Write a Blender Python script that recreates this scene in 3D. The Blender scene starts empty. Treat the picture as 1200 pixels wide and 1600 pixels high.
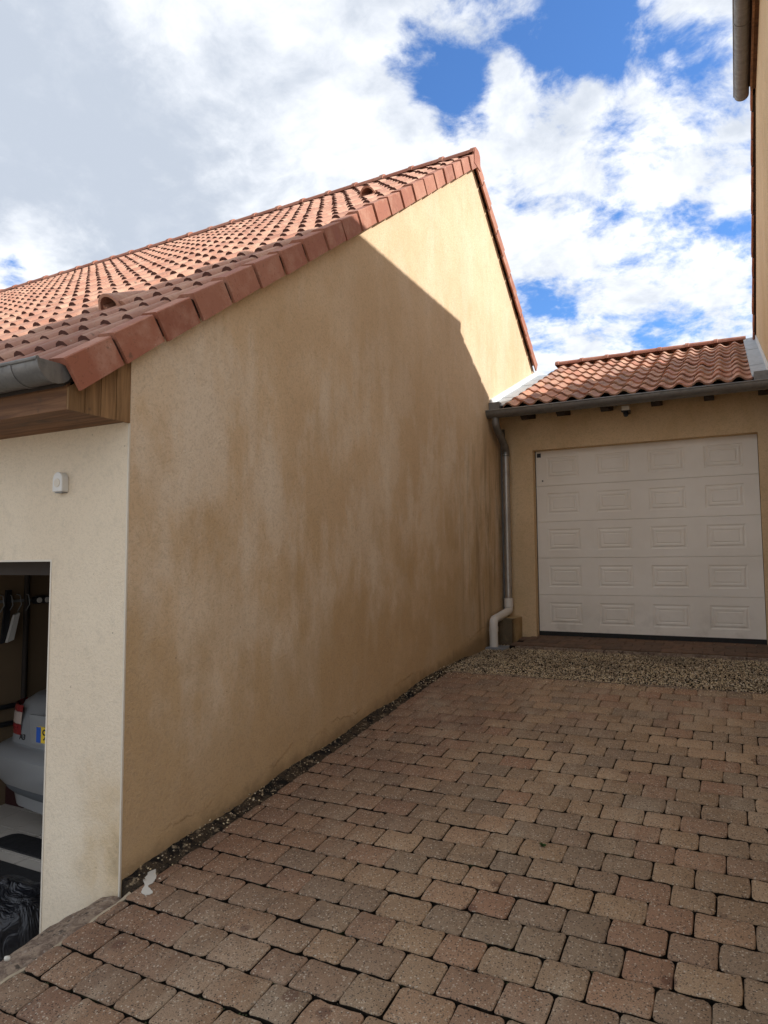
import bpy, math, random
from mathutils import Matrix, Vector
random.seed(11)
R = math.radians
scene = bpy.context.scene
COL = scene.collection

# ------------------------------------------------------------------ camera, sky, sun, exposure
EYE = 1.69
YAW, PITCH, ROLL, FPX = R(27.2695), R(4.3004), R(-0.3873), 1065.99
fw = Vector((-math.sin(YAW)*math.cos(PITCH), math.cos(YAW)*math.cos(PITCH), math.sin(PITCH)))
r0 = Vector((math.cos(YAW), math.sin(YAW), 0)); u0 = r0.cross(fw)
rt = math.cos(ROLL)*r0 + math.sin(ROLL)*u0
up = -math.sin(ROLL)*r0 + math.cos(ROLL)*u0
cd = bpy.data.cameras.new('camera'); cam = bpy.data.objects.new('camera', cd); COL.objects.link(cam)
m = Matrix((rt, up, -fw)).transposed().to_4x4(); m.translation = (0, 0, EYE)
cam.matrix_world = m
cd.sensor_fit = 'VERTICAL'; cd.sensor_height = 32; cd.lens = FPX/1600*32
cd.clip_start = 0.05; cd.clip_end = 2000
scene.camera = cam
scene.cycles.diffuse_bounces = 8
scene.cycles.max_bounces = 12
scene.view_settings.view_transform = 'Standard'
scene.view_settings.look = 'None'
scene.view_settings.exposure = 1.55
scene.view_settings.gamma = 1.0
scene.view_settings.use_curve_mapping = False

def look(px, py):
    d = (px-600)/FPX*rt - (py-800)/FPX*up + fw
    return d.normalized()

SUN_TRAVEL = Vector((-1.0, -.373, -.846)).normalized()
SUN_AZ = math.atan2(1.0, .373); SUN_EL = math.asin(-SUN_TRAVEL.z)
sl = bpy.data.lights.new('sun', 'SUN'); so = bpy.data.objects.new('sun', sl); COL.objects.link(so)
sl.energy = 2.25; sl.angle = R(0.5); sl.color = (1.0, 0.95, 0.89)
so.rotation_euler = SUN_TRAVEL.to_track_quat('-Z', 'Y').to_euler()
so.location = (20, 10, 20)

class NT:
    """tiny wrapper round a node tree"""
    def __init__(s, tree): s.t = tree; s.n = tree.nodes; s.l = tree.links; s.n.clear()
    def new(s, typ, **kw):
        nd = s.n.new(typ)
        for k, v in kw.items():
            if k.startswith('i_'):
                key = k[2:].replace('_', ' ')
                nd.inputs[key].default_value = v
            else: setattr(nd, k, v)
        return nd
    def put(s, sock, v):
        if isinstance(v, bpy.types.NodeSocket): s.l.new(v, sock)
        elif v is not None:
            if sock.type == 'RGBA' and len(v) == 3: v = (*v, 1)
            sock.default_value = v
    def math(s, op, a, b=None, c=None, clamp=False):
        nd = s.new('ShaderNodeMath', operation=op, use_clamp=clamp)
        s.put(nd.inputs[0], a); s.put(nd.inputs[1], b)
        if c is not None: s.put(nd.inputs[2], c)
        return nd.outputs[0]
    def vmath(s, op, a, b=None, out=0):
        nd = s.new('ShaderNodeVectorMath', operation=op)
        s.put(nd.inputs[0], a)
        if b is not None: s.put(nd.inputs[1], b)
        return nd.outputs[out]
    def mix(s, f, a, b, mode='MIX'):
        nd = s.new('ShaderNodeMix', data_type='RGBA', blend_type=mode)
        s.put(nd.inputs[0], f); s.put(nd.inputs[6], a); s.put(nd.inputs[7], b)
        return nd.outputs[2]
    def ramp(s, v, lo, hi, a=0.0, b=1.0, smooth=True):
        nd = s.new('ShaderNodeMapRange', interpolation_type='SMOOTHSTEP' if smooth else 'LINEAR')
        s.put(nd.inputs[0], v); s.put(nd.inputs[1], lo); s.put(nd.inputs[2], hi); s.put(nd.inputs[3], a); s.put(nd.inputs[4], b)
        return nd.outputs[0]
    def noise(s, vec, scale, detail=4, rough=.55, dist=0.0):
        nd = s.new('ShaderNodeTexNoise')
        if vec is not None: s.put(nd.inputs['Vector'], vec)
        nd.inputs['Scale'].default_value = scale; nd.inputs['Detail'].default_value = detail
        nd.inputs['Roughness'].default_value = rough; nd.inputs['Distortion'].default_value = dist
        return nd.outputs[0]
    def voro(s, vec, scale, out='Distance', feature='F1', rnd=1.0):
        nd = s.new('ShaderNodeTexVoronoi', feature=feature)
        if vec is not None: s.put(nd.inputs['Vector'], vec)
        nd.inputs['Scale'].default_value = scale; nd.inputs['Randomness'].default_value = rnd
        return nd.outputs[out]
    def mapping(s, vec, scale=(1, 1, 1), loc=(0, 0, 0), rot=(0, 0, 0)):
        nd = s.new('ShaderNodeMapping'); s.put(nd.inputs[0], vec)
        nd.inputs['Scale'].default_value = scale; nd.inputs['Location'].default_value = loc; nd.inputs['Rotation'].default_value = rot
        return nd.outputs[0]
    def pos(s): return s.new('ShaderNodeNewGeometry').outputs['Position']
    def objc(s): return s.new('ShaderNodeTexCoord').outputs['Object']
    def sep(s, v):
        nd = s.new('ShaderNodeSeparateXYZ'); s.put(nd.inputs[0], v); return nd.outputs
    def comb(s, x, y, z):
        nd = s.new('ShaderNodeCombineXYZ'); s.put(nd.inputs[0], x); s.put(nd.inputs[1], y); s.put(nd.inputs[2], z); return nd.outputs[0]
    def rnd(s):
        a = s.new('ShaderNodeObjectInfo').outputs['Random']; b = s.new('ShaderNodeNewGeometry').outputs['Random Per Island']
        return s.math('FRACT', s.math('ADD', a, b))
    def bump(s, h, strength=.5, dist=.01, normal=None):
        nd = s.new('ShaderNodeBump'); s.put(nd.inputs['Height'], h)
        nd.inputs['Strength'].default_value = strength; nd.inputs['Distance'].default_value = dist
        if normal is not None: s.put(nd.inputs['Normal'], normal)
        return nd.outputs[0]

# ---- world: physical sky with a broken cloud deck mixed in
SKY_STRENGTH = 0.055
world = bpy.data.worlds.new('World'); scene.world = world; world.use_nodes = True
w = NT(world.node_tree)
sky = w.new('ShaderNodeTexSky', sky_type='NISHITA', sun_disc=False)
sky.sun_elevation = SUN_EL; sky.sun_rotation = SUN_AZ
sky.air_density = 1.0; sky.dust_density = 0.3; sky.ozone_density = 2.0
dirv = w.vmath('NORMALIZE', w.new('ShaderNodeTexCoord').outputs['Generated'])
dx, dy, dz = w.sep(dirv)
h = w.math('ADD', w.math('ABSOLUTE', dz), 0.30)
cp = w.comb(w.math('DIVIDE', dx, h), w.math('DIVIDE', dy, h), 0.0)
def spot(px, py, radius, gain):
    """a thicker or thinner place in the cloud deck, in a given direction of the sky"""
    d = w.vmath('DISTANCE', dirv, tuple(look(px, py)), out=1)
    return w.math('MULTIPLY', w.ramp(d, 0.0, radius, 1.0, 0.0), gain)
def total(l):
    s_ = l[0]
    for x in l[1:]: s_ = w.math('ADD', s_, x)
    return s_
warp = w.vmath('ADD', cp, w.vmath('MULTIPLY', w.new('ShaderNodeTexNoise', i_Scale=3.0, i_Detail=4.0).outputs[1], (0.16, 0.16, 0.0)))
w.l.new(cp, w.n[-1].inputs[0]) if False else None
n1 = w.noise(warp, 3.1, 9, .60, .25)
n2 = w.noise(warp, 9.0, 9, .64, .2)
n5 = w.noise(w.vmath('ADD', warp, (2.2, 5.1, 0.0)), 22.0, 6, .62, .1)
field = total([w.math('MULTIPLY', n1, .50), w.math('MULTIPLY', n2, .36), w.math('MULTIPLY', n5, .14)])
field = total([field,
    spot(690, 115, .12, -.14), spot(790, 80, .10, -.10), spot(930, 65, .13, -.16), spot(1085, 105, .09, -.08), spot(710, 170, .08, -.09), spot(620, 75, .09, -.08),
    spot(870, 490, .10, -.06), spot(1040, 468, .11, -.03), spot(1130, 480, .08, -.02), spot(15, 415, .05, -.16),
    spot(990, 250, .08, -.06), spot(905, 330, .07, -.06), spot(1120, 330, .08, -.04), spot(830, 330, .06, -.03),
    spot(250, 220, .62, .16), spot(800, 140, .05, .12), spot(900, 160, .06, .07), spot(1000, 200, .06, .03), spot(620, 190, .08, .05)])
cover = w.ramp(field, .385, .505)
n3 = w.noise(w.vmath('ADD', warp, (3.1, 1.7, 0.0)), 2.2, 7, .60, .3)
n4 = w.noise(w.vmath('ADD', warp, (0.30, -0.20, 0.0)), 7.5, 8, .62, .2)
lum = total([w.math('MULTIPLY', n3, .42), w.math('MULTIPLY', n4, .40), w.math('MULTIPLY', w.noise(w.vmath('ADD', warp, (.08, -.05, 0.)), 20., 6, .6, .1), .18),
    spot(90, 270, .30, -.20), spot(300, 200, .25, -.08), spot(20, 60, .30, -.04), spot(500, 200, .18, .05), spot(1000, 330, .30, .03), spot(40, 400, .12, .14), spot(1140, 240, .12, -.14), spot(380, 60, .2, .02), spot(250, 120, .10, .05)])
shade = w.ramp(lum, .34, .64)
edge = w.ramp(field, .50, .66, 1.0, 0.0)
shade = w.math('ADD', shade, w.math('MULTIPLY', edge, .18), clamp=True)
k = 1.0/SKY_STRENGTH
cloud = w.mix(shade, (.205*k, .228*k, .266*k), (.392*k, .402*k, .418*k))
blue = w.mix(1.0, sky.outputs[0], (.62, .95, 1.35), 'MULTIPLY')
low = w.ramp(dz, -.02, .16)
bg = w.new('ShaderNodeBackground'); bg.inputs[1].default_value = SKY_STRENGTH
w.put(bg.inputs[0], w.mix(cover, blue, cloud))
w.l.new(bg.outputs[0], w.new('ShaderNodeOutputWorld').inputs[0])

# ------------------------------------------------------------------ materials
def material(name, rough=.8, spec=.3):
    mt = bpy.data.materials.new(name); mt.use_nodes = True
    t = NT(mt.node_tree)
    p = t.new('ShaderNodeBsdfPrincipled'); o = t.new('ShaderNodeOutputMaterial'); t.l.new(p.outputs[0], o.inputs[0])
    p.inputs['Roughness'].default_value = rough
    p.inputs['Specular IOR Level'].default_value = spec
    return mt, t, p

def plain(name, col, rough=.6, metal=0.0, var=.12, scale=20, bump=0.0, spec=.4):
    mt, t, p = material(name, rough, spec)
    c = t.objc(); n = t.noise(c, scale, 5, .6)
    lo = tuple(x*(1-var) for x in col); hi = tuple(min(1, x*(1+var)) for x in col)
    t.put(p.inputs['Base Color'], t.mix(n, lo, hi))
    p.inputs['Metallic'].default_value = metal
    t.put(p.inputs['Roughness'], t.ramp(n, .3, .7, max(0, rough-.08), min(1, rough+.08)))
    if bump: t.put(p.inputs['Normal'], t.bump(t.noise(c, scale*6, 3), bump, .004))
    return mt

def stucco(name, base, dark, pale, stain, kind):
    mt, t, p = material(name, .92, .15)
    P = t.pos(); x, y, z = t.sep(P)
    big = t.noise(P, .9, 4, .55, .4)
    col = t.mix(t.ramp(big, .35, .68), dark, base)
    if kind == 'gable':
        # pale chalky blooms running down, and damp golden patches
        v = t.mapping(P, (1, 1.25, .62))
        bl = t.noise(v, 1.7, 5, .60, .12)
        runs = t.noise(t.mapping(P, (1, 2.2, .6)), 2.2, 5, .58, .2)
        band = t.math('MULTIPLY', t.ramp(z, .25, 1.1), t.ramp(z, 2.7, 3.7, 1.0, .25))
        f = t.math('MULTIPLY', t.ramp(t.math('ADD', t.math('MULTIPLY', bl, .65), t.math('MULTIPLY', runs, .35)), .47, .62), band)
        col = t.mix(t.math('MULTIPLY', f, .80), col, pale)
        bl2 = t.noise(t.mapping(P, (1, 1.1, .75), (9, 3, 2)), 1.5, 6, .62, .15)
        col = t.mix(t.math('MULTIPLY', t.math('MULTIPLY', t.ramp(bl2, .50, .62), band), .45), col, pale)
        wet = t.noise(t.mapping(P, (1, 1.3, .8), (4, 2, 1)), 1.9, 6, .60, .2)
        rise = t.math('ADD', t.ramp(t.math('SUBTRACT', z, t.math('MULTIPLY', y, .115)), .0, 1.9, .30, -.08), 0.0)
        f2 = t.ramp(t.math('ADD', wet, rise), .46, .74)
        col = t.mix(t.math('MULTIPLY', f2, .62), col, stain)
        # rain streaks towards the far inner corner
        st = t.noise(t.mapping(P, (1, 5, .6)), 1.4, 6, .68, .9)
        f3 = t.math('MULTIPLY', t.ramp(st, .46, .66), t.math('MULTIPLY', t.ramp(y, 5.9, 7.7), t.ramp(z, 3.6, 2.6)))
        col = t.mix(t.math('MULTIPLY', f3, .55), col, (.135, .095, .045))
        lowb = t.math('SUBTRACT', z, t.math('MULTIPLY', y, .118))
        f4 = t.ramp(t.math('ADD', lowb, t.math('MULTIPLY', t.noise(P, 6, 5, .7), .24)), .24, .10)
        col = t.mix(t.math('MULTIPLY', f4, .8), col, (.085, .055, .028))
    if kind == 'front':
        dd = t.vmath('DISTANCE', t.mapping(P, (1.5, .3, 1)), (-3.80, .68, .36), out=1)
        dd = t.math('ADD', dd, t.math('MULTIPLY', t.noise(P, 5, 5, .6, .5), .7))
        col = t.mix(t.math('MULTIPLY', t.ramp(dd, .85, .35), .62), col, stain)
        col = t.mix(t.math('MULTIPLY', t.ramp(dd, .50, .24), .5), col, (.10, .085, .05))
    if kind == 'back':
        f = t.math('MULTIPLY', t.ramp(t.noise(t.mapping(P, (1, 1, .5)), 2.4, 6, .62, .4), .45, .7), .45)
        col = t.mix(f, col, stain)
    grain = t.noise(P, 210, 3, .6); mid = t.noise(P, 75, 3, .55)
    col = t.mix(t.math('MULTIPLY', t.ramp(mid, .52, .34), .22 if kind != 'front' else .12), col, tuple(c*.42 for c in base))
    col = t.mix(t.math('MULTIPLY', t.ramp(grain, .50, .32), .26 if kind != 'front' else .20), col, tuple(c*.30 for c in base))
    mot = t.noise(P, 14, 5, .7)
    col = t.mix(t.math('MULTIPLY', t.ramp(mot, .5, .7), .20), col, tuple(c*.55 for c in base))
    pit = t.voro(P, 9, rnd=1.0)
    pitm = t.ramp(pit, .045, .02)
    col = t.mix(t.math('MULTIPLY', pitm, .6), col, tuple(c*.25 for c in base))
    t.put(p.inputs['Base Color'], col)
    hgt = t.math('ADD', t.math('MULTIPLY', mid, .7), t.math('MULTIPLY', grain, .5))
    hgt = t.math('SUBTRACT', hgt, t.math('MULTIPLY', pitm, .8))
    if kind == 'gable':
        # old skin of render broken off along an uneven line above the drive, and a few hairline cracks
        foot = t.math('SUBTRACT', z, t.math('MULTIPLY', y, .118))
        line = t.math('ADD', t.math('MULTIPLY', t.noise(t.mapping(P, (0, 1, 0)), 2.6, 6, .65), .42), -.10)
        skin = t.ramp(t.math('SUBTRACT', foot, line), -.004, .006)
        hgt = t.math('ADD', hgt, t.math('MULTIPLY', t.math('MULTIPLY', skin, t.ramp(t.noise(t.mapping(P, (0, 1, 0)), .9, 3), .46, .56)), 1.0))
        t.put(p.inputs['Base Color'], t.mix(t.math('MULTIPLY', t.ramp(t.math('SUBTRACT', foot, line), .03, -.03), .35), col, (.52, .36, .19)))
    t.put(p.inputs['Normal'], t.bump(hgt, .62, .009, t.bump(t.noise(P, 3.5, 4), .25, .03)))
    return mt

M = {}
M['gable'] = stucco('ochre_render_gable', (.70, .535, .355), (.62, .455, .285), (.77, .66, .52), (.49, .33, .165), 'gable')
M['front'] = stucco('cream_render_front', (.76, .655, .50), (.71, .60, .45), (.6, .5, .4), (.52, .36, .17), 'front')
M['back'] = stucco('ochre_render_back', (.70, .525, .325), (.63, .46, .275), (.6, .5, .34), (.53, .38, .20), 'back')
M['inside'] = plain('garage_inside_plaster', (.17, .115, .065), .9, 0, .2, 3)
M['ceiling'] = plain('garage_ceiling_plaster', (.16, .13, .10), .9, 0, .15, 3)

def tile_mat(name, cols, moss=.4, dustcol=(.45, .33, .24)):
    mt, t, p = material(name, .78, .3)
    P = t.pos(); r = t.rnd()
    cr = t.new('ShaderNodeValToRGB'); t.put(cr.inputs[0], r)
    e = cr.color_ramp.elements
    e[0].position = 0; e[0].color = (*cols[0], 1); e[1].position = 1; e[1].color = (*cols[-1], 1)
    for i, c in enumerate(cols[1:-1]):
        q = e.new((i+1)/(len(cols)-1)); q.color = (*c, 1)
    n = t.noise(P, 7, 6, .65); f = t.noise(P, 60, 4, .65)
    col = t.mix(t.math('MULTIPLY', t.ramp(n, .42, .72), .5), cr.outputs[0], dustcol)
    col = t.mix(t.math('MULTIPLY', t.ramp(f, .56, .72), .55), col, tuple(c*.45 for c in cols[0]))
    mo = t.noise(P, 16, 6, .75)
    col = t.mix(t.math('MULTIPLY', t.ramp(mo, .60, .70), moss), col, (.055, .05, .035))
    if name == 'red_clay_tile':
        # shade over the lowest courses painted into the clay colour
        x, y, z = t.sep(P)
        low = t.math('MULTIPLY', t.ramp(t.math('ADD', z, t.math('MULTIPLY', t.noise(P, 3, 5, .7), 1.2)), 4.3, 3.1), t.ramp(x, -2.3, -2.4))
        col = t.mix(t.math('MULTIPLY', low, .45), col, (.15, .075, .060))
    lic = t.voro(P, 38)
    col = t.mix(t.math('MULTIPLY', t.math('MULTIPLY', t.ramp(lic, .16, .08), t.ramp(n, .5, .6)), moss), col, (.42, .40, .34))
    t.put(p.inputs['Base Color'], col)
    t.put(p.inputs['Roughness'], t.ramp(n, .3, .7, .62, .88))
    t.put(p.inputs['Normal'], t.bump(t.math('ADD', f, t.math('MULTIPLY', mo, .6)), .35, .004))
    return mt
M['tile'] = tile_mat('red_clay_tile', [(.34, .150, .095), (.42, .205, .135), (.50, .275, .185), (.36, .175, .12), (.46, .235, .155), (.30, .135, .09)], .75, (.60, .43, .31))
M['verge'] = tile_mat('smooth_clay_verge', [(.33, .118, .068), (.27, .100, .060), (.38, .165, .105), (.35, .140, .085), (.30, .105, .062)], .5, (.52, .31, .23))
M['tileb'] = tile_mat('mottled_clay_pantile', [(.33, .125, .075), (.42, .19, .115), (.25, .12, .085), (.47, .24, .15), (.20, .095, .07), (.38, .20, .13)], .4, (.46, .34, .23))
M['tileend'] = plain('mossy_shaded_tile_end', (.095, .040, .030), .95, 0, .55, 40, .8)  # moss, plus the shade of the hollow arch ends painted in
M['dirt'] = plain('mossy_joint_dirt', (.05, .038, .028), .95, 0, .5, 30, .6)

def paver_mat():
    mt, t, p = material('tumbled_concrete_paver', .86, .25)
    P = t.pos(); r = t.rnd(); x, y, z = t.sep(P)
    cr = t.new('ShaderNodeValToRGB'); t.put(cr.inputs[0], r)
    e = cr.color_ramp.elements
    cs = [(.31, .205, .120), (.39, .262, .155), (.27, .192, .125), (.46, .312, .185), (.34, .195, .118), (.29, .212, .138), (.42, .275, .160)]
    e[0].position = 0; e[0].color = (*cs[0], 1); e[1].position = 1; e[1].color = (*cs[-1], 1)
    for i, c in enumerate(cs[1:-1]):
        q = e.new((i+1)/(len(cs)-1)); q.color = (*c, 1)
    col = cr.outputs[0]
    # redder, dirtier blocks along the foot of the wall
    side = t.ramp(t.math('ADD', x, t.math('MULTIPLY', t.noise(P, 1.3, 4, .6), 1.1)), -1.75, -.55, 1.0, 0.0)
    col = t.mix(t.math('MULTIPLY', side, .70), col, t.mix(r, (.265, .135, .082), (.205, .130, .088)))
    stain = t.noise(P, 3.2, 6, .6, .5)
    col = t.mix(t.math('MULTIPLY', t.ramp(stain, .50, .72), .40), col, (.13, .088, .062))
    warmp = t.noise(t.vmath('ADD', P, (5., 3., 0.)), 1.1, 4, .6)
    col = t.mix(t.math('MULTIPLY', t.ramp(warmp, .5, .68), .28), col, (.30, .205, .13))
    # round rusty spots
    tr = t.math('MULTIPLY', t.ramp(t.noise(t.mapping(P, (3, .7, 1), (2, 2, 2), (0, 0, .3)), 1.6, 5, .6), .52, .66), .30)
    col = t.mix(tr, col, (.50, .40, .28))
    sp = t.voro(t.vmath('ADD', P, t.vmath('MULTIPLY', t.comb(t.noise(P, 30, 3), t.noise(P, 34, 3), 0.), (.02, .02, 0.))), 3.1)
    col = t.mix(t.math('MULTIPLY', t.ramp(sp, .105, .075), .6), col, (.115, .050, .034))
    # fine exposed grains
    vd = t.voro(P, 135); vc = t.new('ShaderNodeTexVoronoi'); t.put(vc.inputs['Vector'], P); vc.inputs['Scale'].default_value = 135
    vr, vg, vb = t.sep(vc.outputs['Color'])
    gm = t.ramp(vd, .55, .30)
    col = t.mix(t.math('MULTIPLY', t.math('MULTIPLY', gm, t.ramp(vr, .80, .90)), .75), col, (.62, .53, .40))
    col = t.mix(t.math('MULTIPLY', t.math('MULTIPLY', gm, t.ramp(vg, .66, .82)), .80), col, (.035, .026, .022))
    vb2 = t.new('ShaderNodeTexVoronoi'); t.put(vb2.inputs['Vector'], P); vb2.inputs['Scale'].default_value = 80
    b1, b2, b3 = t.sep(vb2.outputs['Color'])
    col = t.mix(t.math('MULTIPLY', t.math('MULTIPLY', t.ramp(vb2.outputs['Distance'], .42, .24), t.ramp(b1, .89, .95)), .65), col, (.62, .54, .43))
    fine = t.noise(P, 330, 2, .6)
    col = t.mix(t.ramp(fine, .35, .62, .42, 0.0), col, (.05, .035, .028))
    t.put(p.inputs['Base Color'], col)
    hg = t.math('ADD', t.math('MULTIPLY', vd, -.5), t.math('ADD', t.math('MULTIPLY', fine, .5), t.math('MULTIPLY', t.noise(P, 45, 4, .6), .9)))
    t.put(p.inputs['Normal'], t.bump(hg, .6, .006))
    return mt
M['paver'] = paver_mat()

def joint_mat():
    mt, t, p = material('dark_joint_sand', .95, .1)
    P = t.pos(); n = t.noise(P, 25, 6, .7); f = t.noise(P, 260, 3, .6)
    col = t.mix(t.ramp(n, .35, .65), (.007, .006, .005), (.022, .017, .012))
    col = t.mix(t.math('MULTIPLY', t.ramp(t.noise(P, 5, 5, .6), .58, .7), .55), col, (.030, .040, .014))
    t.put(p.inputs['Base Color'], col); t.put(p.inputs['Normal'], t.bump(f, .8, .006))
    return mt
M['joint'] = joint_mat()

def crust_mat():
    mt, t, p = material('mossy_mortar_crust', .95, .1)
    P = t.pos(); n = t.noise(P, 9, 7, .72, .4); f = t.noise(P, 90, 4, .7)
    col = t.mix(t.ramp(n, .40, .56), (.014, .013, .012), (.085, .062, .040))
    col = t.mix(t.math('MULTIPLY', t.ramp(t.noise(P, 21, 6, .75), .55, .63), .8), col, (.40, .31, .20))
    t.put(p.inputs['Base Color'], t.mix(t.ramp(f, .4, .6, .5, 0.), col, (.01, .01, .01)))
    t.put(p.inputs['Normal'], t.bump(t.math('ADD', f, n), 1.0, .012))
    return mt
M['crust'] = crust_mat()

def kerb_mat():
    mt, t, p = material('weathered_concrete_kerb', .9, .2)
    P = t.pos(); n = t.noise(P, 22, 7, .75, .5); f = t.noise(P, 130, 4, .7)
    col = t.mix(t.ramp(n, .38, .62), (.17, .12, .09), (.34, .26, .19))
    col = t.mix(t.math('MULTIPLY', t.ramp(t.noise(P, 40, 6, .7), .58, .68), .65), col, (.42, .38, .33))
    col = t.mix(t.math('MULTIPLY', t.ramp(t.noise(t.vmath('ADD', P, (7., 2., 1.)), 30, 6, .7), .54, .64), .8), col, (.035, .030, .026))
    t.put(p.inputs['Base Color'], col); t.put(p.inputs['Normal'], t.bump(t.math('ADD', f, n), .9, .008))
    return mt
M['kerb'] = kerb_mat()
M['mortar'] = plain('pale_mortar', (.40, .33, .23), .95, 0, .35, 35, .7)
M['bead'] = plain('white_corner_bead', (.62, .56, .46), .5, 0, .05, 10)

def pebble_mat():
    mt, t, p = material('river_pebbles', .8, .3)
    r = t.new('ShaderNodeNewGeometry').outputs['Random Per Island']
    cr = t.new('ShaderNodeValToRGB'); t.put(cr.inputs[0], r); cr.color_ramp.interpolation = 'CONSTANT'
    cs = [(.54, .41, .24), (.30, .22, .13), (.64, .53, .34), (.19, .145, .10), (.45, .34, .22), (.70, .60, .44), (.35, .26, .16), (.58, .46, .28), (.14, .11, .08), (.46, .35, .21)]
    e = cr.color_ramp.elements; e[0].color = (*cs[0], 1); e[1].color = (*cs[-1], 1); e[1].position = .92
    for i, c in enumerate(cs[1:-1]):
        q = e.new((i+1)/10.5); q.color = (*c, 1)
    P = t.pos()
    d = t.math('MULTIPLY', t.ramp(t.noise(P, 2.2, 5, .6), .45, .65), .5)
    t.put(p.inputs['Base Color'], t.mix(d, cr.outputs[0], (.15, .11, .075)))
    return mt
M['pebble'] = pebble_mat()

def zinc(name, col, rough=.42, metal=.75):
    mt, t, p = material(name, rough, .5)
    P = t.pos(); n = t.noise(t.mapping(P, (2, 8, 2)), 3, 6, .65); g = t.noise(P, 26, 5, .7)
    c = t.mix(t.ramp(n, .3, .7), tuple(a*.72 for a in col), col)
    c = t.mix(t.math('MULTIPLY', t.ramp(g, .55, .7), .35), c, tuple(a*.5 for a in col))
    t.put(p.inputs['Base Color'], c); p.inputs['Metallic'].default_value = metal
    t.put(p.inputs['Roughness'], t.ramp(g, .3, .7, rough-.08, rough+.15))
    t.put(p.inputs['Normal'], t.bump(n, .12, .01))
    return mt
M['zinc'] = zinc('weathered_zinc', (.20, .195, .185), .5, .55)
M['zincnew'] = zinc('bright_zinc_pipe', (.42, .40, .37), .38, .7)
M['flash'] = zinc('pale_lead_flashing', (.42, .45, .47), .6, .3)
M['flashlip'] = plain('pale_flashing_lip', (.62, .63, .62), .6, .1, .08, 12)
M['pvc'] = plain('grey_pvc', (.60, .57, .52), .5, 0, .1, 9)
M['grate'] = plain('grey_drain_plate', (.20, .21, .22), .6, .1, .15, 12)

def wood(name, a, b, axis):
    mt, t, p = material(name, .7, .3)
    P = t.pos(); sc = [34, 34, 34]; sc[axis] = 2.0
    n = t.noise(t.mapping(P, tuple(sc)), 1.0, 6, .65, .6); r = t.rnd()
    col = t.mix(t.ramp(n, .3, .7), a, b)
    col = t.mix(t.math('MULTIPLY', r, .35), col, tuple(c*.5 for c in a))
    col = t.mix(t.math('MULTIPLY', t.ramp(t.noise(P, 9, 6, .7), .56, .7), .6), col, (.05, .04, .03))
    t.put(p.inputs['Base Color'], col); t.put(p.inputs['Normal'], t.bump(n, .4, .005))
    return mt
M['woodv'] = wood('weathered_brown_wood_upright', (.14, .075, .030), (.33, .19, .085), 2)
M['woodh'] = wood('weathered_brown_wood_long', (.12, .055, .026), (.28, .14, .065), 0)
M['rafter'] = plain('dark_stained_rafter', (.035, .026, .02), .8, 0, .3, 12)
M['door'] = plain('white_steel_door', (.66, .63, .56), .42, 0, .03, 2.5, .0)
def door_mat():
    mt, t, p = material('white_woodgrain_steel', .42, .4)
    P = t.pos(); x, y, z = t.sep(P)
    n = t.noise(P, 1.6, 5, .6); g = t.noise(t.mapping(P, (6, 6, 90)), 3, 3, .5)
    col = t.mix(t.ramp(n, .35, .7), (.74, .70, .62), (.80, .765, .69))
    col = t.mix(t.math('MULTIPLY', t.ramp(z, 1.35, .85, 0., 1.), t.math('MULTIPLY', t.ramp(t.noise(P, 7, 5, .65), .45, .7), .3)), col, (.36, .31, .25))
    t.put(p.inputs['Base Color'], col); t.put(p.inputs['Normal'], t.bump(g, .10, .002))
    return mt
M['door'] = door_mat()
M['rubber'] = plain('black_rubber', (.012, .012, .012), .7)
M['white'] = plain('white_plastic', (.64, .62, .57), .4, 0, .05, 6)
M['black'] = plain('black_plastic', (.02, .02, .022), .45)
M['earth'] = plain('pale_gravel_yard', (.42, .38, .33), .95, 0, .3, 2.5, .5)  # unseen yard kept pale to bounce light onto the walls
M['floortile'] = plain('pale_grey_floor_tile', (.58, .53, .46), .35, 0, .15, 8)
M['grout'] = plain('dark_grout', (.07, .05, .04), .9)
M['mat'] = plain('black_ribbed_rubber', (.018, .018, .019), .75, 0, .2, 25, .4)
M['paint'] = plain('splashed_white_paint', (.56, .53, .46), .7, 0, .08, 40, .3)
M['moss'] = plain('dark_green_moss', (.040, .050, .018), .95, 0, .45, 30)
M['weed'] = plain('small_green_weed', (.045, .085, .02), .7, 0, .3, 20)
def glossy(name, col, rough, metal=0., coat=0., alpha=None):
    mt, t, p = material(name, rough, .5)
    p.inputs['Base Color'].default_value = (*col, 1); p.inputs['Metallic'].default_value = metal; p.inputs['Coat Weight'].default_value = coat
    n = t.noise(t.objc(), 3, 3); t.put(p.inputs['Roughness'], t.ramp(n, .3, .7, rough, rough+.06))
    return mt
M['carpaint'] = glossy('silver_car_paint', (.42, .435, .445), .32, .55, .6)
M['cartrim'] = glossy('dark_grey_bumper_plastic', (.10, .11, .12), .55)
M['carglass'] = glossy('dark_car_glass', (.012, .016, .022), .06)
M['redlens'] = glossy('red_light_lens', (.20, .018, .02), .2, 0, .5)
M['clearlens'] = glossy('clear_light_lens', (.42, .33, .28), .2, 0, .5)
M['blue'] = glossy('plate_blue', (.02, .09, .40), .4)
M['yellow'] = glossy('plate_yellow', (.75, .52, .04), .4)
M['ink'] = glossy('black_ink', (.01, .01, .01), .5)
M['tyre'] = plain('tyre_rubber', (.02, .02, .02), .85)
M['rim'] = glossy('alloy_rim', (.45, .45, .45), .3, .8)
def bag_mat():
    mt, t, p = material('black_bin_bag', .28, .5)
    p.inputs['Base Color'].default_value = (.012, .013, .017, 1)
    P = t.objc(); n = t.noise(t.mapping(P, (3, 3, 1.0)), 3, 4, .55, .9)
    t.put(p.inputs['Normal'], t.bump(n, 1.0, .06))
    return mt
M['bag'] = bag_mat()
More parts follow.
